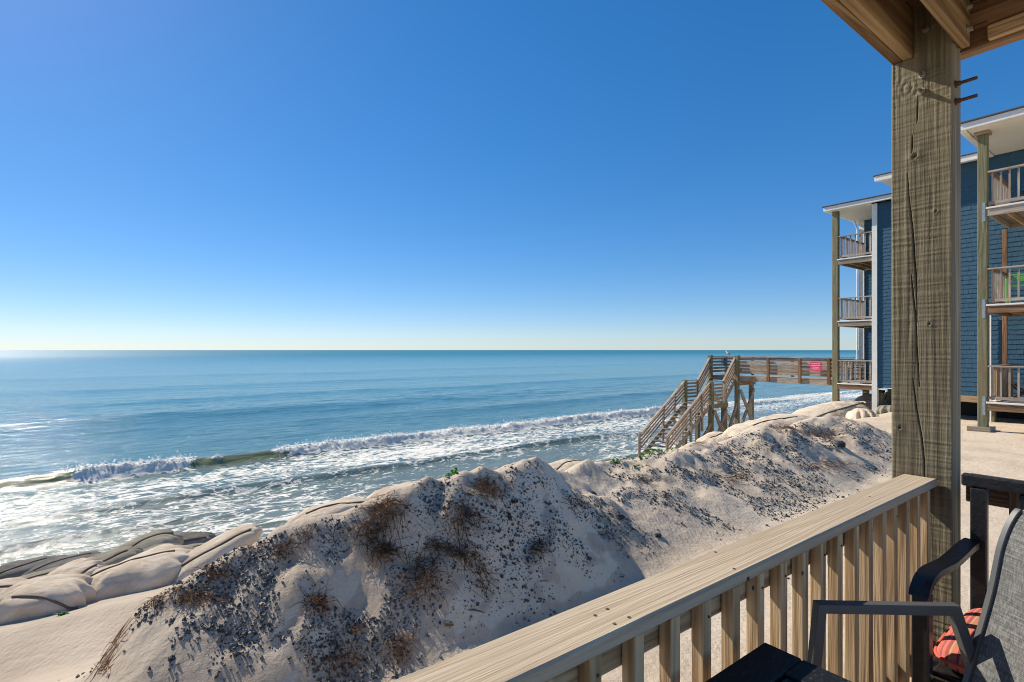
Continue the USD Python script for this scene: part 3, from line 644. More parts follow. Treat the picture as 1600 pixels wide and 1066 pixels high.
for a, b in (((28.42, 16.14, -4.6), (29.98, 16.14, -2.3)), ((29.98, 16.09, -4.6), (28.42, 16.09, -2.3)), ((25.9, 16.2, -5.3), (27.15, 16.2, -3.3)), ((27.15, 16.15, -5.3), (25.9, 16.15, -3.3)),
             ((27.2, 16.25, -5.0), (28.35, 16.25, -3.0)), ((28.4, 16.22, -4.8), (28.4, 17.9, -2.4)), ((25.8, 16.3, -4.0), (24.6, 16.3, -5.2))):
    put('brace', MB().bar(a, b, .08, .20), W + '_x', bw)
# stairs: an upper flight, a landing, a long lower flight, running along the shore towards the house
LZ = -2.85
def flight(x0, z0, x1, z1, n):
    for y in (16.42, 17.98):
        put('stringer', MB().bar((x0, y, z0 - .18), (x1, y, z1 - .18), .05, .26), W + '_x', bw)
    for k in range(n):
        x, z = x0 + (x1 - x0) * (k + .6) / n, z0 + (z1 - z0) * (k + .6) / n
        put('tread', MB().box(x - .14, x + .14, 16.45, 17.95, z - .04, z, .005), W + '_y', bw)
def sloped_rail(y, x0, z0, x1, z1):
    put('handrail', MB().bar((x0, y, z0 + 1.10), (x1, y, z1 + 1.10), .13, .045), W + '_x', bw)
    for k in range(4):
        o = .93 - k * .20
        put('rail_slat', MB().bar((x0, y, z0 + o), (x1, y, z1 + o), .035, .10), W + '_x', bw)
flight(28.45, DK, 27.15, LZ, 7); flight(25.9, LZ, 22.0, -5.45, 14)
for y in (16.40, 18.00):
    sloped_rail(y, 28.40, DK, 27.15, LZ); sloped_rail(y, 25.88, LZ, 22.05, -5.45)
    put('handrail', MB().box(25.9, 27.15, y - .065, y + .065, LZ + 1.08, LZ + 1.125), W + '_x', bw)
    for k in range(5):
        z = LZ + .93 - k * .19
        put('rail_slat', MB().box(26.0, 27.05, y - .018, y + .018, z - .055, z + .055), W + '_x', bw)
    for x, zz in ((24.0, -4.1), (22.0, -5.45), (27.15, LZ), (25.0, -3.45)):
        put('stair_post', MB().box(x - .06, x + .06, y - .12 if y < 17 else y + .025, y - .025 if y < 17 else y + .12, zz - (.9 if x < 25.5 else .3), zz + 1.06), W + '_z', bw)
for k in range(9):
    x = 25.92 + k * .138
    put('deck_plank', MB().box(x, x + .132, 16.45, 17.95, LZ - .04, LZ, .004), W + '_y', bw)
put('grab_rail', MB().tube([(27.6, 17.86, -1.5), (28.0, 17.86, -1.05), (28.22, 17.86, -.86), (28.36, 17.86, -.84), (28.45, 17.86, -.92), (28.47, 17.86, -1.1), (28.47, 17.86, -1.85)], .025), 'grey_steel', bw)

sg = thing('warning_sign', 'small pink-red notice board fixed to the boardwalk rail', 'sign', (28.36, 12.05, -.9))
a, b = pix(1266, 566, X=28.36), pix(1284, 580, X=28.36)
put('panel', MB().box(28.345, 28.365, b[1], a[1], b[2], a[2], .003), 'sign_pink', sg)
m = MB(); w = a[1] - b[1]; h = a[2] - b[2]
for k, (l, r_) in enumerate(((.12, .86), (.10, .90), (.22, .80), (.12, .84))):
    z = a[2] - h * (.18 + .2 * k)
    m.box(28.340, 28.3445, a[1] - w * r_, a[1] - w * l, z - .018, z + .018, .001)
put('lettering', m, 'sign_print', sg)
sg = thing('notice_sign', 'small dark blue notice on the end rail at the top of the beach stairs', 'sign', (29.9, 17.6, -.8))
a, b = pix(1127, 560, X=29.95), pix(1134, 572, X=29.95)
put('panel', MB().box(29.94, 29.96, b[1], a[1], b[2], a[2], .003), 'sign_blue', sg)

# a gull on the end rail
gp = pix(1137.5, 556, X=30.05); gz = -.375
g = thing('gull', 'white and grey gull standing on the boardwalk end rail', 'bird', (30.05, gp[1], gz))
ball = trimesh.creation.icosphere(3, 1.0)
base = np.array([30.05, gp[1], gz + .155])
tilt = np.array([[1, 0, 0], [0, .80, -.60], [0, .60, .80]])
taper = ball.vertices * np.array([.055, .115, .060]); taper[:, 0] *= np.where(ball.vertices[:, 1] < 0, 1 + .75 * ball.vertices[:, 1], 1); taper[:, 2] *= np.where(ball.vertices[:, 1] < 0, 1 + .7 * ball.vertices[:, 1], 1)
put('body', MB().add(taper @ tilt.T + base, ball.faces).add(ball.vertices * np.array([.034, .036, .055]) + base + [0, .085, .085], ball.faces).add(ball.vertices * np.array([.032, .042, .032]) + base + [0, .098, .140], ball.faces), 'gull_white', g, smooth=True)
for sx_ in (-.047, .047):
    put('wing', MB().add((ball.vertices * np.array([.014, .115, .038])) @ tilt.T + base + [sx_, -.03, -.012], ball.faces), 'gull_grey', g, smooth=True)
    put('leg', MB().tube([base + [sx_ * .45, 0, -.05], base + [sx_ * .45, .004, -.10], base + [sx_ * .45, 0, -.153]], .006, 6), 'gull_yellow', g)
put('beak', MB().tube([base + [0, .132, .138], base + [0, .158, .133], base + [0, .180, .126]], [.012, .009, .002], 6), 'gull_yellow', g)

# ------------------------------------------------------------------ sandbags
def sandbag(label, u, v, z, la, lb, lc, yaw, cloth, seed, seam=.3, pitch=0., sag=.12):
    seam = -abs(seam) - .12
    c = pix(u, v, Z=z); rng = np.random.default_rng(seed)
    nu, nv = 96, 49
    th = np.linspace(0, 2 * np.pi, nu, endpoint=False); ph = np.linspace(-np.pi / 2, np.pi / 2, nv)
    T, Pp = np.meshgrid(th, ph, indexing='ij')
    pw = lambda q, e: np.sign(q) * np.abs(q) ** e
    x = la * pw(np.cos(Pp), .8) * pw(np.cos(T), .75); y = lb * pw(np.cos(Pp), .8) * pw(np.sin(T), .8); zz = lc * pw(np.sin(Pp), .85)
    pt = np.stack([x, y, zz], -1)
    q = pt / np.array([1.0, 1.0, 1.0]) + seed * 7.1
    d = sag * (fbm(q * 1.6, 3, seed) - .5) * 2 + .07 * (np.abs(fbm(np.stack([q[..., 0] * 2.2 + q[..., 1], q[..., 1] * 5, q[..., 2] * 3], -1), 3, seed + 5) - .5) - .12)
    end = np.clip(np.abs(x) / la, 0, 1) ** 6
    d = d + (.05 * end + .022 * np.clip(np.abs(x) / la, 0, 1) ** 2.5) * np.sin(T * 13 + seed + 2 * x / la)
    r = np.linalg.norm(pt, axis=-1, keepdims=True) + 1e-6
    pt = pt + pt / r * (d * min(lc / .3, 1.3))[..., None]
    ys = lb * (seam + .32 * np.sin(x / la * 1.3 + seed * 1.9))
    groove = np.exp(-((pt[..., 1] - ys) / .03) ** 2) * (pt[..., 2] > -.1)
    pt[..., 2] -= .018 * groove
    pt[..., 2] += np.sin(pitch) * pt[..., 0]
    cy, syn = math.cos(yaw), math.sin(yaw)
    rot = lambda a: np.stack([a[..., 0] * cy - a[..., 1] * syn, a[..., 0] * syn + a[..., 1] * cy, a[..., 2]], -1) + c
    t = thing('sandbag', label, 'sandbag', c, group='sandbags along the shore')
    i, j = np.meshgrid(np.arange(nu), np.arange(nv - 1), indexing='ij')
    i2 = (i + 1) % nu
    f = np.stack([i * nv + j, i2 * nv + j, i2 * nv + j + 1, i * nv + j + 1], -1).reshape(-1, 4)
    put('cover', (rot(pt).reshape(-1, 3), np.vstack([f[:, [0, 1, 2]], f[:, [0, 2, 3]]])), cloth, t, smooth=True)
    # the sewn flap over the bag: a thin dark strip along the groove
    top = pt[np.arange(nu)][:, nv // 2:, :].reshape(-1, 3)
    xs = np.linspace((-.9 + .5 * ((seed * .37) % 1)) * la, (.9 - .5 * ((seed * .61) % 1)) * la, 26); line = []
    for xx in xs:
        yy = lb * (seam + .32 * math.sin(xx / la * 1.3 + seed * 1.9))
        dd = (top[:, 0] - xx) ** 2 + (top[:, 1] - yy) ** 2
        k = np.argsort(dd)[:4]; wgt = 1 / (dd[k] + 1e-4)
        line.append((xx, yy, (top[k, 2] * wgt).sum() / wgt.sum() + .010))
    line = np.array(line); line[:, 2] = ndimage.gaussian_filter1d(line[:, 2], 1.2)
    put('seam', MB().tube(rot(line), .0085 + .0007 * np.linalg.norm(c), 6), 'seam_cloth', t, smooth=True)
for b_ in BAGS:
    sandbag(*b_)

# ------------------------------------------------------------------ stone chips, dry grass, plants on the dune
rng = np.random.default_rng(11)
CL = [(370, 905, 75, 55, 2600), (330, 985, 80, 45, 1500), (440, 960, 70, 60, 1100), (255, 960, 40, 40, 420), (210, 1020, 45, 35, 260), (480, 835, 45, 16, 500), (590, 945, 40, 26, 620), (560, 1030, 35, 28, 420),
      (690, 780, 40, 22, 420), (545, 895, 25, 22, 420), (800, 800, 70, 45, 1000), (900, 835, 60, 38, 1300), (860, 780, 60, 30, 800), (1020, 800, 60, 40, 1700), (1090, 770, 60, 35, 2300), (1180, 770, 70, 35, 2700),
      (1040, 735, 50, 20, 900), (1150, 720, 60, 25, 1200), (1260, 740, 60, 25, 1500), (1320, 700, 50, 28, 1800), (1250, 685, 40, 14, 1200), (1200, 700, 80, 25, 1200), (700, 900, 90, 60, 260), (1000, 860, 50, 30, 260), (830, 890, 40, 40, 220), (60, 1000, 60, 40, 60), (1300, 780, 70, 40, 320), (1150, 850, 80, 30, 200)]
uv = np.vstack([np.column_stack([rng.normal(u, su, n), rng.normal(v, sv, n)]) for u, v, su, sv, n in [(a, b, c, d, int(e * (3.6 if a < 620 else 2.6))) for a, b, c, d, e in CL]])
pts = on_ground(uv[:, 0], uv[:, 1]); ok = np.isfinite(pts[:, 0]) & (pts[:, 1] < 6.2) & (pts[:, 1] > 1.4)
pts = pts[ok]
keep = fbm(np.stack([pts[:, 0] * 2.3, pts[:, 1] * 2.0, 0 * pts[:, 0]], -1), 4, 91) + rng.normal(0, .045, len(pts)) > .525
pts = pts[keep]
cell = np.round(pts[:, :2] / (.0090 + .0008 * np.linalg.norm(pts, axis=1, keepdims=True))).astype(int)   # chips lie beside each other, not in heaps
_, one = np.unique(cell, axis=0, return_index=True)
pts = pts[np.sort(one)]
pts = pts[rng.random(len(pts)) < .80]; pts[:, :2] += rng.normal(0, .008, (len(pts), 2))
pi_path = '/World/stone_chips'
inst = UsdGeom.PointInstancer.Define(stage, pi_path)
protos = []
for k in range(4):
    s = trimesh.creation.icosphere(1, 1.0); r_ = np.random.default_rng(40 + k)
    vv = s.vertices * np.array([1.0, .8, .55]) * (1 + .3 * r_.normal(0, 1, (len(s.vertices), 1)).clip(-1, 1))
    usdkit.mesh(stage, f'{pi_path}/stone_chip{"" if k == 0 else "_%03d" % k}', (vv, s.faces), MAT['chip_look'])
    protos.append(f'{pi_path}/stone_chip{"" if k == 0 else "_%03d" % k}')
inst.CreatePrototypesRel().SetTargets(protos)
n = len(pts); dist = np.linalg.norm(pts, axis=1)
sz = np.clip(rng.lognormal(math.log(.0063), .55, n), .0026, .021) * (1 + .055 * np.maximum(dist - 6, 0))
inst.CreateProtoIndicesAttr(Vt.IntArray.FromNumpy(rng.integers(0, 4, n).astype(np.int32)))
pts2 = pts.copy(); pts2[:, 2] = hgt(pts[:, 0], pts[:, 1]) + sz * .25
inst.CreatePositionsAttr(Vt.Vec3fArray.FromNumpy(pts2.astype(np.float32)))
inst.CreateScalesAttr(Vt.Vec3fArray.FromNumpy(np.stack([sz, sz * rng.uniform(.7, 1.3, n), sz * rng.uniform(.7, 1.4, n)], 1).astype(np.float32)))
qr = rng.normal(size=(n, 4)); qr /= np.linalg.norm(qr, axis=1, keepdims=True)
inst.CreateOrientationsAttr(Vt.QuathArray([Gf.Quath(float(a), float(b), float(c), float(d)) for a, b, c, d in qr]))
tag(inst.GetPrim(), 'dark grey stone chips strewn over the dune face', 'stone chips', kind='stuff')

def ribbon(mb, pts_, w):
    p = np.asarray(pts_); t = np.gradient(p, axis=0); s = np.cross(t, rng.normal(size=3)); s /= np.linalg.norm(s, axis=1, keepdims=True) + 1e-9
    ww = np.linspace(w, w * .35, len(p))[:, None]
    v = np.stack([p - s * ww / 2, p + s * ww / 2], 1).reshape(-1, 3)
    mb.add(v, [[2 * i, 2 * i + 1, 2 * i + 3, 2 * i + 2] for i in range(len(p) - 1)])
def tuft(label, u, v, ru, rv, nb, ln, mat_='dry_grass'):
    """blades rooted over an area of ru by rv pixels, sprawling down the face"""
    q = on_ground(rng.normal(u, ru, nb), rng.normal(v, rv, nb)); q = q[np.isfinite(q[:, 0])]
    q = q[(q[:, 1] < 7)]
    if len(q) < 8:
        return
    c = np.median(q, 0); q = q[np.linalg.norm(q - c, axis=1) < .34 + .05 * np.linalg.norm(c)]
    m = MB(); q = q[::2]
    for g in q:
        L = 1.15 * ln * rng.uniform(.35, 1.15); az = rng.uniform(0, 2 * np.pi); down = np.array([.25, -1, 0]) * rng.uniform(.1, 1.5)
        d = np.array([math.cos(az), math.sin(az), 0]) * .7 + down; d /= np.linalg.norm(d) + 1e-6
        up0 = rng.uniform(.1, .6); pp = [g]
        for k in range(1, 5):
            f_ = k / 4; a = g + d * L * f_ + np.array([0, 0, L * (up0 * f_ - 1.05 * up0 * f_ * f_)]) + rng.normal(0, .04 * L, 3)
            a[2] = min(max(a[2], hgt(a[:1], a[1:2])[0] + .004), hgt(a[:1], a[1:2])[0] + .055); pp.append(a)
        ribbon(m, pp, rng.uniform(.004, .0085) * (1 + .05 * max(np.linalg.norm(c) - 7, 0)))
    if m.n:
        t = thing('dry_grass_clump', label, 'dry grass', c, group='dry grass clumps on the dune')
        put('blades', m, mat_, t)
TUFTS = [
    ('small brown grass tuft amid dense chips under the steep cream sandbag', 441, 858, 9, 7, 140, .12), ('pale brown grass at the crest left of the curved-seam sandbag', 474, 836, 10, 10, 120, .13),
    ('orange-brown grass on the crest directly right of the curved-seam sandbag', 572, 828, 14, 10, 240, .16), ('large bushy brown grass clump on the crest peak beside two cream sandbags', 596, 794, 15, 9, 420, .18),
    ('dense dark brown clump hanging just below the large crest clump', 596, 860, 13, 9, 340, .15), ('sunlit brown tuft at the foot of the bright sand streak', 497, 937, 10, 7, 180, .13),
    ('drooping brown grass over the brow under the tallest dune mound', 756, 760, 13, 9, 320, .18), ('brown grass trailing beside the long black clod', 718, 806, 14, 13, 320, .18),
    ('big dark tangle of dry grass in mid slope left of the bare gully', 654, 895, 16, 20, 480, .16), ('rusty brown tangle above the right end of the mid-slope grass', 716, 862, 18, 9, 300, .15),
    ('light straw tuft between the crest clump and rusty tangle', 678, 848, 8, 6, 120, .12), ('long thin brown strands low on the slope above the timber rail', 620, 1009, 9, 14, 170, .16),
    ('short orange sprig beside the chip patch in mid slope', 552, 982, 7, 5, 60, .10), ('thin scattered roots low on the dune near the picture bottom', 530, 1022, 22, 10, 120, .18),
    ('root strands trailing at the right edge of the mid-slope grass', 752, 897, 10, 14, 110, .17), ('bushy orange-brown clump near the dune end above the sunlit pocket', 302, 932, 20, 8, 380, .12),
    ('brown tuft on the dune end skyline just right of the smooth sand', 238, 938, 8, 8, 190, .11), ('reddish tuft standing on the smooth sand left of the chips', 172, 998, 8, 10, 190, .12),
    ('lowest dark tuft at the left foot of the dune', 160, 1038, 6, 8, 130, .10), ('yellowish grass at the upper end of the dense chip field', 394, 848, 14, 8, 200, .12),
    ('brown grass below the broad cream sandbag edge on the chip slope', 335, 892, 14, 7, 200, .11), ('small red-brown tuft on the shaded shoulder right of the tallest mound', 899, 783, 8, 6, 130, .14),
    ('upright brown tuft with chips at its foot on the shaded slope', 836, 852, 7, 9, 150, .14), ('faint brown sprig near the lower chip field of the shaded slope', 941, 832, 6, 4, 50, .11),
    ('bright orange grass hump beside the foot of the beach stairs', 1085, 685, 13, 5, 260, .22), ('dark brown grass on the crest left of the two farther mounds', 1226, 668, 14, 5, 240, .25),
    ('long dark grass streak running down from the farther mounds', 1280, 678, 20, 6, 260, .26), ('dark brown streak of grass low on the right slope', 1296, 728, 16, 7, 220, .22),
    ('brown tuft below the black clod patch on the sunlit slope', 1143, 746, 10, 7, 180, .18), ('thin brown stalks on the upper sunlit slope by the saddle', 1008, 748, 12, 5, 80, .16)]
for a in TUFTS:
    tuft(*a)

def plant(label, u, v, nleaf, size, spread):
    g = on_ground([u], [v])[0]
    if not np.isfinite(g[0]):
        g = pix(u, v, Y=6.6)
    t = thing('beach_plant', label, 'plant', g, group='green plants on the sand')
    m = MB(); st = MB(); r_ = np.random.default_rng(int(u))
    for k in range(nleaf):
        az = r_.uniform(0, 2 * np.pi); o = g + np.array([r_.normal(0, spread), r_.normal(0, spread * .4), 0]); o[2] = hgt(o[:1], o[1:2])[0]
        L = size * r_.uniform(.6, 1.2); d = np.array([math.cos(az), math.sin(az), r_.uniform(.15, 1.0)]); d /= np.linalg.norm(d); s = np.cross(d, UP); s /= np.linalg.norm(s)
        a, b, c = o + np.array([0, 0, .004]), o + d * L * .5 + UP * .01, o + d * L
        wd = L * .22
        m.add([a, b - s * wd, b + UP * .006, b + s * wd, c - UP * L * .12], [[0, 1, 2, 2], [0, 2, 3, 3], [1, 4, 2, 2], [2, 4, 3, 3]])
        st.tube([o, o + d * L * .45], .003, 4, cap=False)
    put('leaves', m, 'green_leaf', t); put('stem', st, 'plant_green', t)
plant('tiny spiky green plant alone on the smooth sand at left', 97, 961, 16, .085, .012)
plant('green sprig on the crest left of the tallest mound', 703, 744, 16, .075, .04)
plant('green leafy plant on the pale sand left of the stairs foot', 961, 722, 22, .09, .06)
plant('largest green plant patch at the foot of the beach stairs', 1018, 708, 50, .10, .17)
plant('small green plant below the patch at the stairs foot', 992, 730, 14, .075, .04)

def clod(label, u, v, r_, name='asphalt_clod', cat='clod', stretch=(1, 1, .7), seed=0):
    g = on_ground([u], [v])[0]
    if not np.isfinite(g[0]):
        return
    s = trimesh.creation.icosphere(3, 1.0); v_ = s.vertices * (1 + .9 * (fbm(s.vertices * 1.7 + seed * 3.3, 4, seed) - .5) + .9 * (fbm(s.vertices * 4.5 + seed, 2, seed) - .5))[:, None]
    v_ = v_ * np.array(stretch) * r_ * .62; r_ = r_ * .62
    put(name, (v_ + g + [0, 0, r_ * .3], s.faces), 'clod', smooth=40, label=label, cat=cat, group='black clods on the dune')
clod('long black clod stuck in the slope below the tallest mound', 731, 806, .07, stretch=(.8, .6, 1.6), seed=1)
clod('round black clod high on the shaded tallest mound', 804, 784, .06, seed=2)
clod('slim black clod on the smooth shaded slope', 796, 810, .05, stretch=(.7, .7, 1.4), seed=3)
clod('wide black clod at the lower edge of the shaded shoulder', 968, 810, .085, stretch=(1.3, .9, .7), seed=4)
clod('single black clod on sunlit sand casting a short shadow', 1028, 838, .06, stretch=(1.3, 1, .7), seed=5)
clod('black clod on sunlit sand at the left dune foot', 268, 1030, .035, seed=6)
clod('glossy black clod in the shaded lower chip field', 369, 1023, .035, seed=7)
clod('black clod near the crest between rusty grass and long clod', 927, 772, .06, seed=8)
clod('heaped black clods on the far right slope', 1314, 697, .13, stretch=(1.3, .9, .8), seed=9)
g = on_ground([702, 745], [978, 956])
for k, (lab, c, L, ang) in enumerate((('short thick dark stick lying low on the shaded sand', g[0], .09, -.7), ('thin brown twig lying on the shaded sand above the timber rail', g[1], .17, -.35))):
    d = np.array([math.cos(ang) * .9, math.sin(ang) * .6, -.2 * (1 - k)]); line = [c + d * L * s_ for s_ in (-.5, -.15, .2, .5)]
    line = np.array(line); line[:, 2] = hgt(line[:, 0], line[:, 1]) + .012
    put('driftwood', MB().tube(line, [.016, .018, .015, .010] if k == 0 else [.005, .008, .006, .003], 7), 'stick_wood', smooth=40, label=lab, cat='stick')
bl = pix(1289, 880, Y=3.2); bl[2] = hgt(bl[:1], bl[1:2])[0] + .01
put('blue_scrap', MB().obox(bl, np.array([[.8, .5, .2], [-.5, .85, 0], [-.2, -.1, .97]]), (.05, .03, .004), .002), 'litter_blue', label='scrap of blue plastic on the sand seen between the balusters', cat='litter')

# ------------------------------------------------------------------ our own deck: floor, railing, post, timbers overhead
FLOOR = -1.54
fl = path_for(None, 'deck_floor'); UsdGeom.Xform.Define(stage, fl); tag(stage.GetPrimAtPath(fl), kind='structure')
y = .93; k = 0
while y > -2.2:
    put('plank', MB().box(-1.6, 3.42, y - .135, y, FLOOR - .035, FLOOR, .004), 'new_wood_x', fl); y -= .14
put('edge_board', MB().box(-1.6, 3.42, .90, .935, FLOOR - .27, FLOOR - .04), 'new_wood_x', fl)
put('edge_board', MB().box(3.42, 3.46, -2.2, .935, FLOOR - .27, FLOOR - .04), 'new_wood_y', fl)

rail = thing('deck_railing', 'tan timber railing with wide cap board and square balusters along the near deck', 'railing', (0, .86, FLOOR))
CAPZ = -.627
capm = MB().box(-1.3, 3.19, .795, .936, CAPZ - .038, CAPZ, .006)
put('cap_board', capm, 'cap_wood', rail)
put('top_rail', MB().box(-1.3, 3.19, .845, .882, CAPZ - .13, CAPZ - .04), 'new_wood_x', rail)
put('bottom_rail', MB().box(-1.3, 3.19, .845, .882, FLOOR + .06, FLOOR + .15), 'new_wood_x', rail)
xb = 1.679 + .1405 * 10
k = 0
rb = random.Random(4)
while xb > -1.2:
    tw = rb.uniform(-.03, .03); yy = rb.uniform(-.002, .002)
    ax = np.array([[math.cos(tw), math.sin(tw), 0], [-math.sin(tw), math.cos(tw), 0], [0, 0, 1.0]])
    put('baluster', MB().obox((xb, .823 + yy, (FLOOR + .03 + CAPZ - .04) / 2), ax, (.019, .0195, (CAPZ - .04 - FLOOR - .03) / 2), .003), 'new_wood_z', rail)
    put('screw_head', MB().tube([(xb + .004, .8045, CAPZ - .085), (xb + .004, .8025, CAPZ - .085)], .0042, 8), 'rust', rail)
    xb -= .1405
for u, v in ((930, 962), (960, 975), (983, 965), (949, 952), (1118, 863), (1147, 889), (1340, 765), (1359, 776)):
    q = pix(u, v, Z=CAPZ)
    put('screw_head', MB().tube([(q[0], q[1], CAPZ - .003), (q[0], q[1], CAPZ + .0012)], .0045, 8), 'rust', rail)
for u, v in ((1177, 919), (1254, 896), (1169, 905)):
    q = pix(u, v, Y=.7945)
    put('knot', MB().tube([(q[0], .7955, q[2]), (q[0], .7940, q[2])], .007, 9), 'knot_wood', rail)

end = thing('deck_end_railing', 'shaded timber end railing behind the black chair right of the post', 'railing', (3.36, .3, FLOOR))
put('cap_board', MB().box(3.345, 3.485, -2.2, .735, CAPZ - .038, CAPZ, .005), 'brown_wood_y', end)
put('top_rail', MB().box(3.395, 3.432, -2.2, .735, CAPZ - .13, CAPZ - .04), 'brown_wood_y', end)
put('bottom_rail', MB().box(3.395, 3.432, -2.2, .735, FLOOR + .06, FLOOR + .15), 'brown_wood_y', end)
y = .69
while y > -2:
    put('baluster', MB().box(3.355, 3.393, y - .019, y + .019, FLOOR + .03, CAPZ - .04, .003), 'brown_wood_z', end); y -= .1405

# the post: sawn face with saw marks, grain ridges, long drying cracks and a knot cut into the timber itself
PX0, PX1, PY0, PY1, PB = 3.20, 3.33, .738, .992, .898
BEAMZ = 1.475
post = thing('porch_post', 'thick rough-sawn greenish timber post with long cracks at the deck corner', 'post', (3.26, .86, FLOOR))
def face_pt(u, v):
    q = pix(u, v, X=PX0); return q[1], q[2]
CRACKS = [[(1417.6, 271), (1421, 315), (1426, 361), (1431.7, 431), (1433, 505)], [(1424, 430), (1430, 490), (1433, 545), (1437, 604)], [(1426.6, 590), (1433, 640), (1440, 680), (1444.6, 720), (1446, 790)], [(1434.5, 150), (1433, 192)], [(1426, 212), (1425, 240)]]
yy = np.linspace(PY0, PY1, 128); zz = np.arange(-1.9, 1.95, .0045)
YY, ZZ = np.meshgrid(yy, zz, indexing='ij')
Pf = np.stack([YY, ZZ, 0 * YY], -1)
saw = fbm(np.stack([ZZ * 105 + .8 * fbm(Pf * 6, 2, 7), YY * 5, 0 * YY], -1), 2, 51) - .5
gr = fbm(np.stack([YY * 95 + 2.5 * fbm(Pf * np.array([6, 1.4, 1]), 3, 55), ZZ * 1.4, 0 * YY], -1), 3, 53) - .5
rel = .0036 * saw * (.3 + 1.5 * fbm(Pf * 3, 2, 57)) + .0029 * gr * (.35 + 1.3 * fbm(Pf * np.array([9, 1.6, 1]), 2, 58)) + .003 * (fbm(Pf * 5, 3, 59) - .5)
for c in CRACKS:
    c = np.array([face_pt(*q) for q in c]); order = np.argsort(c[:, 1]); c = c[order]
    yc = np.interp(ZZ, c[:, 1], c[:, 0]) + .003 * (fbm(np.stack([ZZ * 9, 0 * ZZ, 0 * ZZ], -1), 3, 66) - .5)
    tt = np.clip((ZZ - c[0, 1]) / (c[-1, 1] - c[0, 1]), 0, 1); inside = (ZZ > c[0, 1]) & (ZZ < c[-1, 1])
    wdt = .0008 + .0016 * np.sin(np.pi * tt) ** .7
    rel = rel - np.where(inside, .020 * np.exp(-((YY - yc) / wdt) ** 2), 0)
ky, kz = face_pt(1429, 244)
dk = np.hypot(YY - ky, (ZZ - kz))
rel += .007 * np.exp(-(dk / .03) ** 2) - .022 * np.exp(-(dk / .010) ** 4)
for ku, kv, ks in ((1452, 506, .006), (1462, 330, .005), (1406, 668, .007)):
    k_y, k_z = face_pt(ku, kv); d_k = np.hypot(YY - k_y, (ZZ - k_z) * .8)
    rel += .004 * np.exp(-(d_k / (3 * ks)) ** 2) - .012 * np.exp(-(d_k / ks) ** 4)
ky2, kz2 = face_pt(1418, 138)
rel += .0016 * np.sin(np.hypot(YY - ky2, (ZZ - kz2) * .6) * 260) * np.exp(-(np.hypot(YY - ky2, ZZ - kz2) / .06) ** 2)
edge = np.minimum(YY - PY0, PY1 - YY)
rel -= .006 * np.exp(-(edge / .004) ** 1.2)
rel = np.where(edge < 1e-6, -.030, rel)
keepz = (ZZ < BEAMZ - .002) | (YY < PB)
V = np.stack([PX0 - rel, YY, ZZ], -1).reshape(-1, 3)
fq = grid_faces(len(yy), len(zz))[:, ::-1]
fq = fq[keepz.ravel()[fq].all(1)]
_u = np.unique(fq); _re = np.zeros(len(V), int); _re[_u] = np.arange(len(_u)); V = V[_u]; fq = _re[fq]
put('sawn_face', (V, np.vstack([fq[:, [0, 1, 2]], fq[:, [0, 2, 3]]])), 'post_wood', post, smooth=True)
put('shaft', MB().box(PX0 + .024, PX1, PY0, PY1, -3.2, BEAMZ - .004, .007).box(PX0 + .024, PX1, PY0, PB, BEAMZ - .003, 2.1, .006), 'post_wood', post)
def bolt(c, axis, mat_='galvanised', L=.018, r_=.0165, rod=.0075, parent=None):
    b = path_for(parent or post, 'bolt'); UsdGeom.Xform.Define(stage, b); c = np.array(c, float); a = np.array(axis, float)
    put('washer', MB().tube([c, c + a * .005], r_, 18), mat_, b)
    put('nut', MB().tube([c + a * .005, c + a * .021], r_ * .66, 6), mat_ if mat_ == 'rust' else 'old_zinc', b)
    put('rod', MB().tube([c + a * .020, c + a * (.022 + L)], rod, 10), 'rust', b)
for u, v in ((1447, 47), (1441, 118), (1440, 143)):
    q = face_pt(u, v); bolt((PX0 - .003, q[0], q[1]), (-1, 0, 0), L=.012)
for u, v in ((1490, 133), (1490, 160)):
    q = pix(u, v, X=3.235); bolt((3.235, PY0 + .001, q[2]), (0, -1, 0), 'rust', L=.06, r_=.018, rod=.008)

up = thing('upper_deck_frame', 'underside of the upper deck with timber beams, joists and boards overhead', 'deck framing', (3.2, .9, BEAMZ))
bm = put('beam', MB().box(-1.6, 3.42, PB + .001, .944, BEAMZ, BEAMZ + .24, .005), 'beam_wood', up)
put('beam', MB().box(-1.6, 3.42, .946, .990, BEAMZ, BEAMZ + .24, .005), 'beam_wood', up)
put('side_joist', MB().box(-1.6, 3.30, .697, .735, BEAMZ - .005, BEAMZ + .235, .004), 'beam_wood', up)
put('end_beam', MB().box(3.342, 3.432, -2.4, PB, BEAMZ - .003, BEAMZ + .237, .004), 'brown_wood_y', up)
put('cleat', MB().box(3.30, 3.340, -.9, .635, BEAMZ + .002, BEAMZ + .066, .004), 'new_wood_y', up)
for y in (.30, -.11, -.52, -.93, -1.34, -1.75):
    put('joist', MB().box(-1.6, 3.338, y - .019, y + .019, BEAMZ + .07, BEAMZ + .238, .004), 'brown_wood_x', up)
x = 3.44
while x > -1.6:
    put('roof_board', MB().box(x - .137, x, -2.4, 1.0, BEAMZ + .242, BEAMZ + .28, .003), 'brown_wood_y', up); x -= .143
for u, v in ((1512, 12), (1512, 46)):
    q = pix(u, v, Y=.695); bolt((min(q[0], 3.26), .696, q[2]), (0, -1, 0), 'galvanised', L=.05, r_=.02, rod=.008, parent=up)

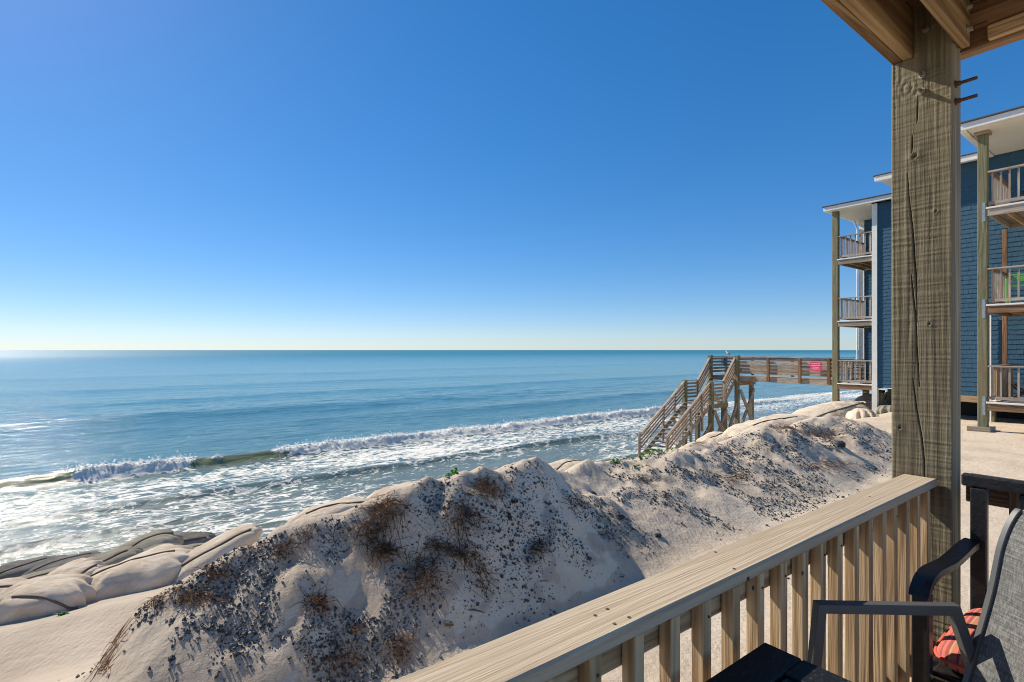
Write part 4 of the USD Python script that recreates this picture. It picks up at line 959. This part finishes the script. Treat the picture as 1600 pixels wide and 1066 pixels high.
# ------------------------------------------------------------------ patio furniture
def lp(lat, dep, z):
    return F * dep + R * lat + UP * z
ch = thing('patio_chair', 'grey mesh sling patio chair with charcoal metal arms in the right foreground', 'chair', lp(1.15, 1.36, FLOOR))
DN, DF = 1.14, 1.60
BK = [(1.33, -1.12), (1.345, -1.08), (1.376, -1.01), (1.405, -.903), (1.4537, -.728), (1.483, -.591), (1.512, -.520), (1.535, -.490)]
BKF = np.array(BK); tck = np.linspace(0, 1, len(BKF)); tt = np.linspace(0, 1, 40)
bx_, bz_ = PchipInterpolator(tck, BKF[:, 0])(tt), PchipInterpolator(tck, BKF[:, 1])(tt)
def sheet(pts2, d0, d1, thick, nd=14, sagv=.012):
    ds = np.linspace(d0, d1, nd); P2 = np.array(pts2); tg = np.gradient(P2, axis=0); nn = np.stack([-tg[:, 1], tg[:, 0]], 1); nn /= np.linalg.norm(nn, axis=1, keepdims=True)
    out = []
    for s_ in (0, thick):
        for i in range(len(P2)):
            for j, dd in enumerate(ds):
                sg_ = sagv * math.sin(math.pi * j / (nd - 1)) * math.sin(math.pi * min(i / (len(P2) - 1), 1))
                out.append(lp(P2[i, 0] + nn[i, 0] * -s_ + sg_, dd, P2[i, 1] + nn[i, 1] * -s_))
    f = grid_faces(len(P2), nd); N = len(P2) * nd
    edge_ = []
    for i in range(len(P2) - 1):
        for j in (0, nd - 1):
            a = i * nd + j; edge_.append([a, a + nd, a + nd + N, a + N])
    for j in range(nd - 1):
        for i in (0, len(P2) - 1):
            a = i * nd + j; edge_.append([a, a + 1, a + 1 + N, a + N])
    return np.array(out), np.vstack([f, f[:, ::-1] + N, np.array(edge_)])
put('sling_back', MB().add(*sheet(np.column_stack([bx_, bz_]), DN + .02, DF - .02, .004)), 'sling_cloth', ch, smooth=30)
for dd in (DN + .012, DF - .012):
    put('back_rail', MB().sweep_rect([lp(a + .004, dd, b) for a, b in zip(bx_, bz_)], F, .020, .024), 'frame_metal', ch, smooth=30)
put('top_bar', MB().bar(lp(bx_[-1] + .004, DN + .024, bz_[-1] + .002), lp(bx_[-1] + .004, DF - .024, bz_[-1] + .002), .02, .02), 'frame_metal', ch)
seat = np.column_stack([np.linspace(.93, 1.33, 16), -1.10 - .03 * np.sin(np.linspace(0, 3.1, 16)) + np.linspace(.02, -.02, 16)])
put('sling_seat', MB().add(*sheet(seat, DN + .02, DF - .02, .004)), 'sling_cloth', ch, smooth=30)
def mitred(pts2, dd, w, h):
    p = np.array([lp(a, dd, b) for a, b in pts2]); m = MB(); t = np.diff(p, axis=0); t /= np.linalg.norm(t, axis=1, keepdims=True)
    rings = []
    for k in range(len(p)):
        if k == 0: d, sc = t[0], 1.0
        elif k == len(p) - 1: d, sc = t[-1], 1.0
        else:
            d = t[k - 1] + t[k]; d /= np.linalg.norm(d); sc = 1 / max(d @ t[k], .3)
        n = np.cross(F, d); n /= np.linalg.norm(n)
        e = .82
        rings.append([p[k] + a * F * w / 2 + b * n * sc * h / 2 for a, b in ((-1, -e), (-e, -1), (e, -1), (1, -e), (1, e), (e, 1), (-e, 1), (-1, e))])
    rings = np.array(rings)
    i_, j_ = np.meshgrid(np.arange(len(p) - 1), np.arange(8), indexing='ij')
    m.add(rings.reshape(-1, 3), np.stack([i_ * 8 + j_, i_ * 8 + (j_ + 1) % 8, (i_ + 1) * 8 + (j_ + 1) % 8, (i_ + 1) * 8 + j_], -1).reshape(-1, 4)[:, ::-1])
    cap_ = np.array([[0, q, q + 1] for q in range(1, 7)])
    return m.add(rings[0], cap_).add(rings[-1], cap_[:, ::-1])
for dd in (DN, DF):
    put('arm_frame', mitred([(.868, FLOOR), (.938, -.783), (1.346, -.790), (1.60, FLOOR)], dd, .030, .030), 'frame_metal', ch, smooth=30)
    put('seat_rail', MB().bar(lp(.92, dd - .03 * (1 if dd > 1.3 else -1), -1.10), lp(1.38, dd - .03 * (1 if dd > 1.3 else -1), -1.13), .02, .03), 'frame_metal', ch)

tb = thing('patio_table', 'dark granite-look square table top at the bottom beside the railing', 'table', (.98, .28, FLOOR))
TX0, TX1, TY0, TY1, TZ = .50, 1.42, -.20, .735, -.80
put('border', MB().box(TX0, TX1, TY1 - .10, TY1, TZ - .03, TZ, .004).box(TX0, TX1, TY0, TY0 + .10, TZ - .03, TZ, .004).box(TX1 - .10, TX1, TY0 + .101, TY1 - .101, TZ - .03, TZ, .004).box(TX0, TX0 + .10, TY0 + .101, TY1 - .101, TZ - .03, TZ, .004), 'granite_dark', tb)
for i in range(3):
    for j in range(3):
        x0, y0 = TX0 + .104 + i * .2375, TY0 + .104 + j * .2425
        put('tile', MB().box(x0, x0 + .233, y0, y0 + .238, TZ - .03, TZ - .003, .004), 'granite_brown' if (i + j) % 2 else 'granite_dark', tb)
put('underside', MB().box(TX0 + .01, TX1 - .01, TY0 + .01, TY1 - .01, TZ - .055, TZ - .032), 'frame_metal', tb)
for x in (TX0 + .08, TX1 - .08):
    for y in (TY0 + .08, TY1 - .08):
        put('leg', MB().box(x - .025, x + .025, y - .025, y + .025, FLOOR, TZ - .056, .005), 'frame_metal', tb)

bc = thing('wooden_armchair', 'black painted wooden armchair with red striped cushion in the deck corner', 'chair', (2.62, .35, FLOOR))
YA, YB = .618, .06
BKX = 2.97
put('top_rail', MB().box(BKX - .02, BKX + .02, YB - .04, .655, -.592, -.540, .006), 'black_paint', bc)
put('lower_rail', MB().box(BKX - .015, BKX + .015, YB + .03, .565, -1.10, -1.03, .005), 'black_paint', bc)
for y in (.597, YB):
    put('stile', MB().box(BKX - .02, BKX + .02, y - .0275, y + .0275, FLOOR, -.594, .005), 'black_paint', bc)
for y in (.444, .329, .213):
    put('back_slat', MB().box(BKX - .010, BKX + .010, y - .0275, y + .0275, -1.028, -.594, .004), 'black_paint', bc)
for y in (YA, YB):
    pts_ = np.array([(2.96, y, -.835), (2.85, y, -.832), (2.75, y, -.836), (2.62, y, -.838), (2.5, y, -.828), (2.40, y, -.820), (2.33, y, -.828), (2.285, y, -.853), (2.268, y, -.875)])
    ti = np.linspace(0, 1, len(pts_)); tq = np.linspace(0, 1, 40); cur = np.stack([PchipInterpolator(ti, pts_[:, k])(tq) for k in range(3)], 1)
    put('armrest', MB().sweep_rect(cur, (0, 1, 0), .058, .030), 'black_paint', bc, smooth=40)
    put('front_leg', MB().box(2.275, 2.325, y - .026, y + .026, FLOOR, -.868, .005), 'black_paint', bc)
    put('side_rail', MB().box(2.327, BKX - .022, y - .015, y + .015, -1.24, -1.17, .004), 'black_paint', bc)
put('front_rail', MB().box(2.285, 2.315, YB + .028, YA - .028, -1.24, -1.16, .004), 'black_paint', bc)
for k in range(6):
    put('seat_slat', MB().box(2.33 + k * .105, 2.42 + k * .105, YB + .02, YA - .02, -1.165, -1.148, .003), 'black_paint', bc)
cu = thing('seat_cushion', 'red and orange striped seat cushion with piped edge on the black armchair', 'cushion', (2.6, .35, -1.147))
nx, ny = 34, 34
a, b = np.meshgrid(np.linspace(-1, 1, nx), np.linspace(-1, 1, ny), indexing='ij')
ex = (1 - np.abs(a) ** 7) * (1 - np.abs(b) ** 7)
def rnd(q): return np.sign(q) * np.abs(q)
tufty = sum(np.exp(-((a - p_) ** 2 + (b - q_) ** 2) / .02) for p_ in (-.4, .4) for q_ in (-.4, .4))
rr = np.maximum(np.abs(a), np.abs(b)); sc_ = 1 - .10 * np.clip((np.abs(a) * np.abs(b)) ** 4, 0, 1)
xc, yc = 2.61 + a * .285 * sc_, .35 + b * .262 * sc_
zt = -1.098 + .050 * ex ** .45 - .018 * tufty + .006 * (fbm(np.stack([a * 4, b * 4, 0 * a], -1), 3, 5) - .5); zb_ = -1.098 - .045 * ex ** .45
vt, vb = np.stack([xc, yc, zt], -1).reshape(-1, 3), np.stack([xc, yc, zb_], -1).reshape(-1, 3)
f = grid_faces(nx, ny)
put('cover', MB().add(np.vstack([vt, vb]), np.vstack([f, f[:, ::-1] + nx * ny])), 'cushion_stripe', cu, smooth=50)
rim = [(i, 0) for i in range(nx)] + [(nx - 1, j) for j in range(1, ny)] + [(i, ny - 1) for i in range(nx - 2, -1, -1)] + [(0, j) for j in range(ny - 2, -1, -1)]
put('piping', MB().tube([vt[i * ny + j] + [0, 0, .0] for i, j in rim], .007, 6), 'cushion_piping', cu, smooth=True)
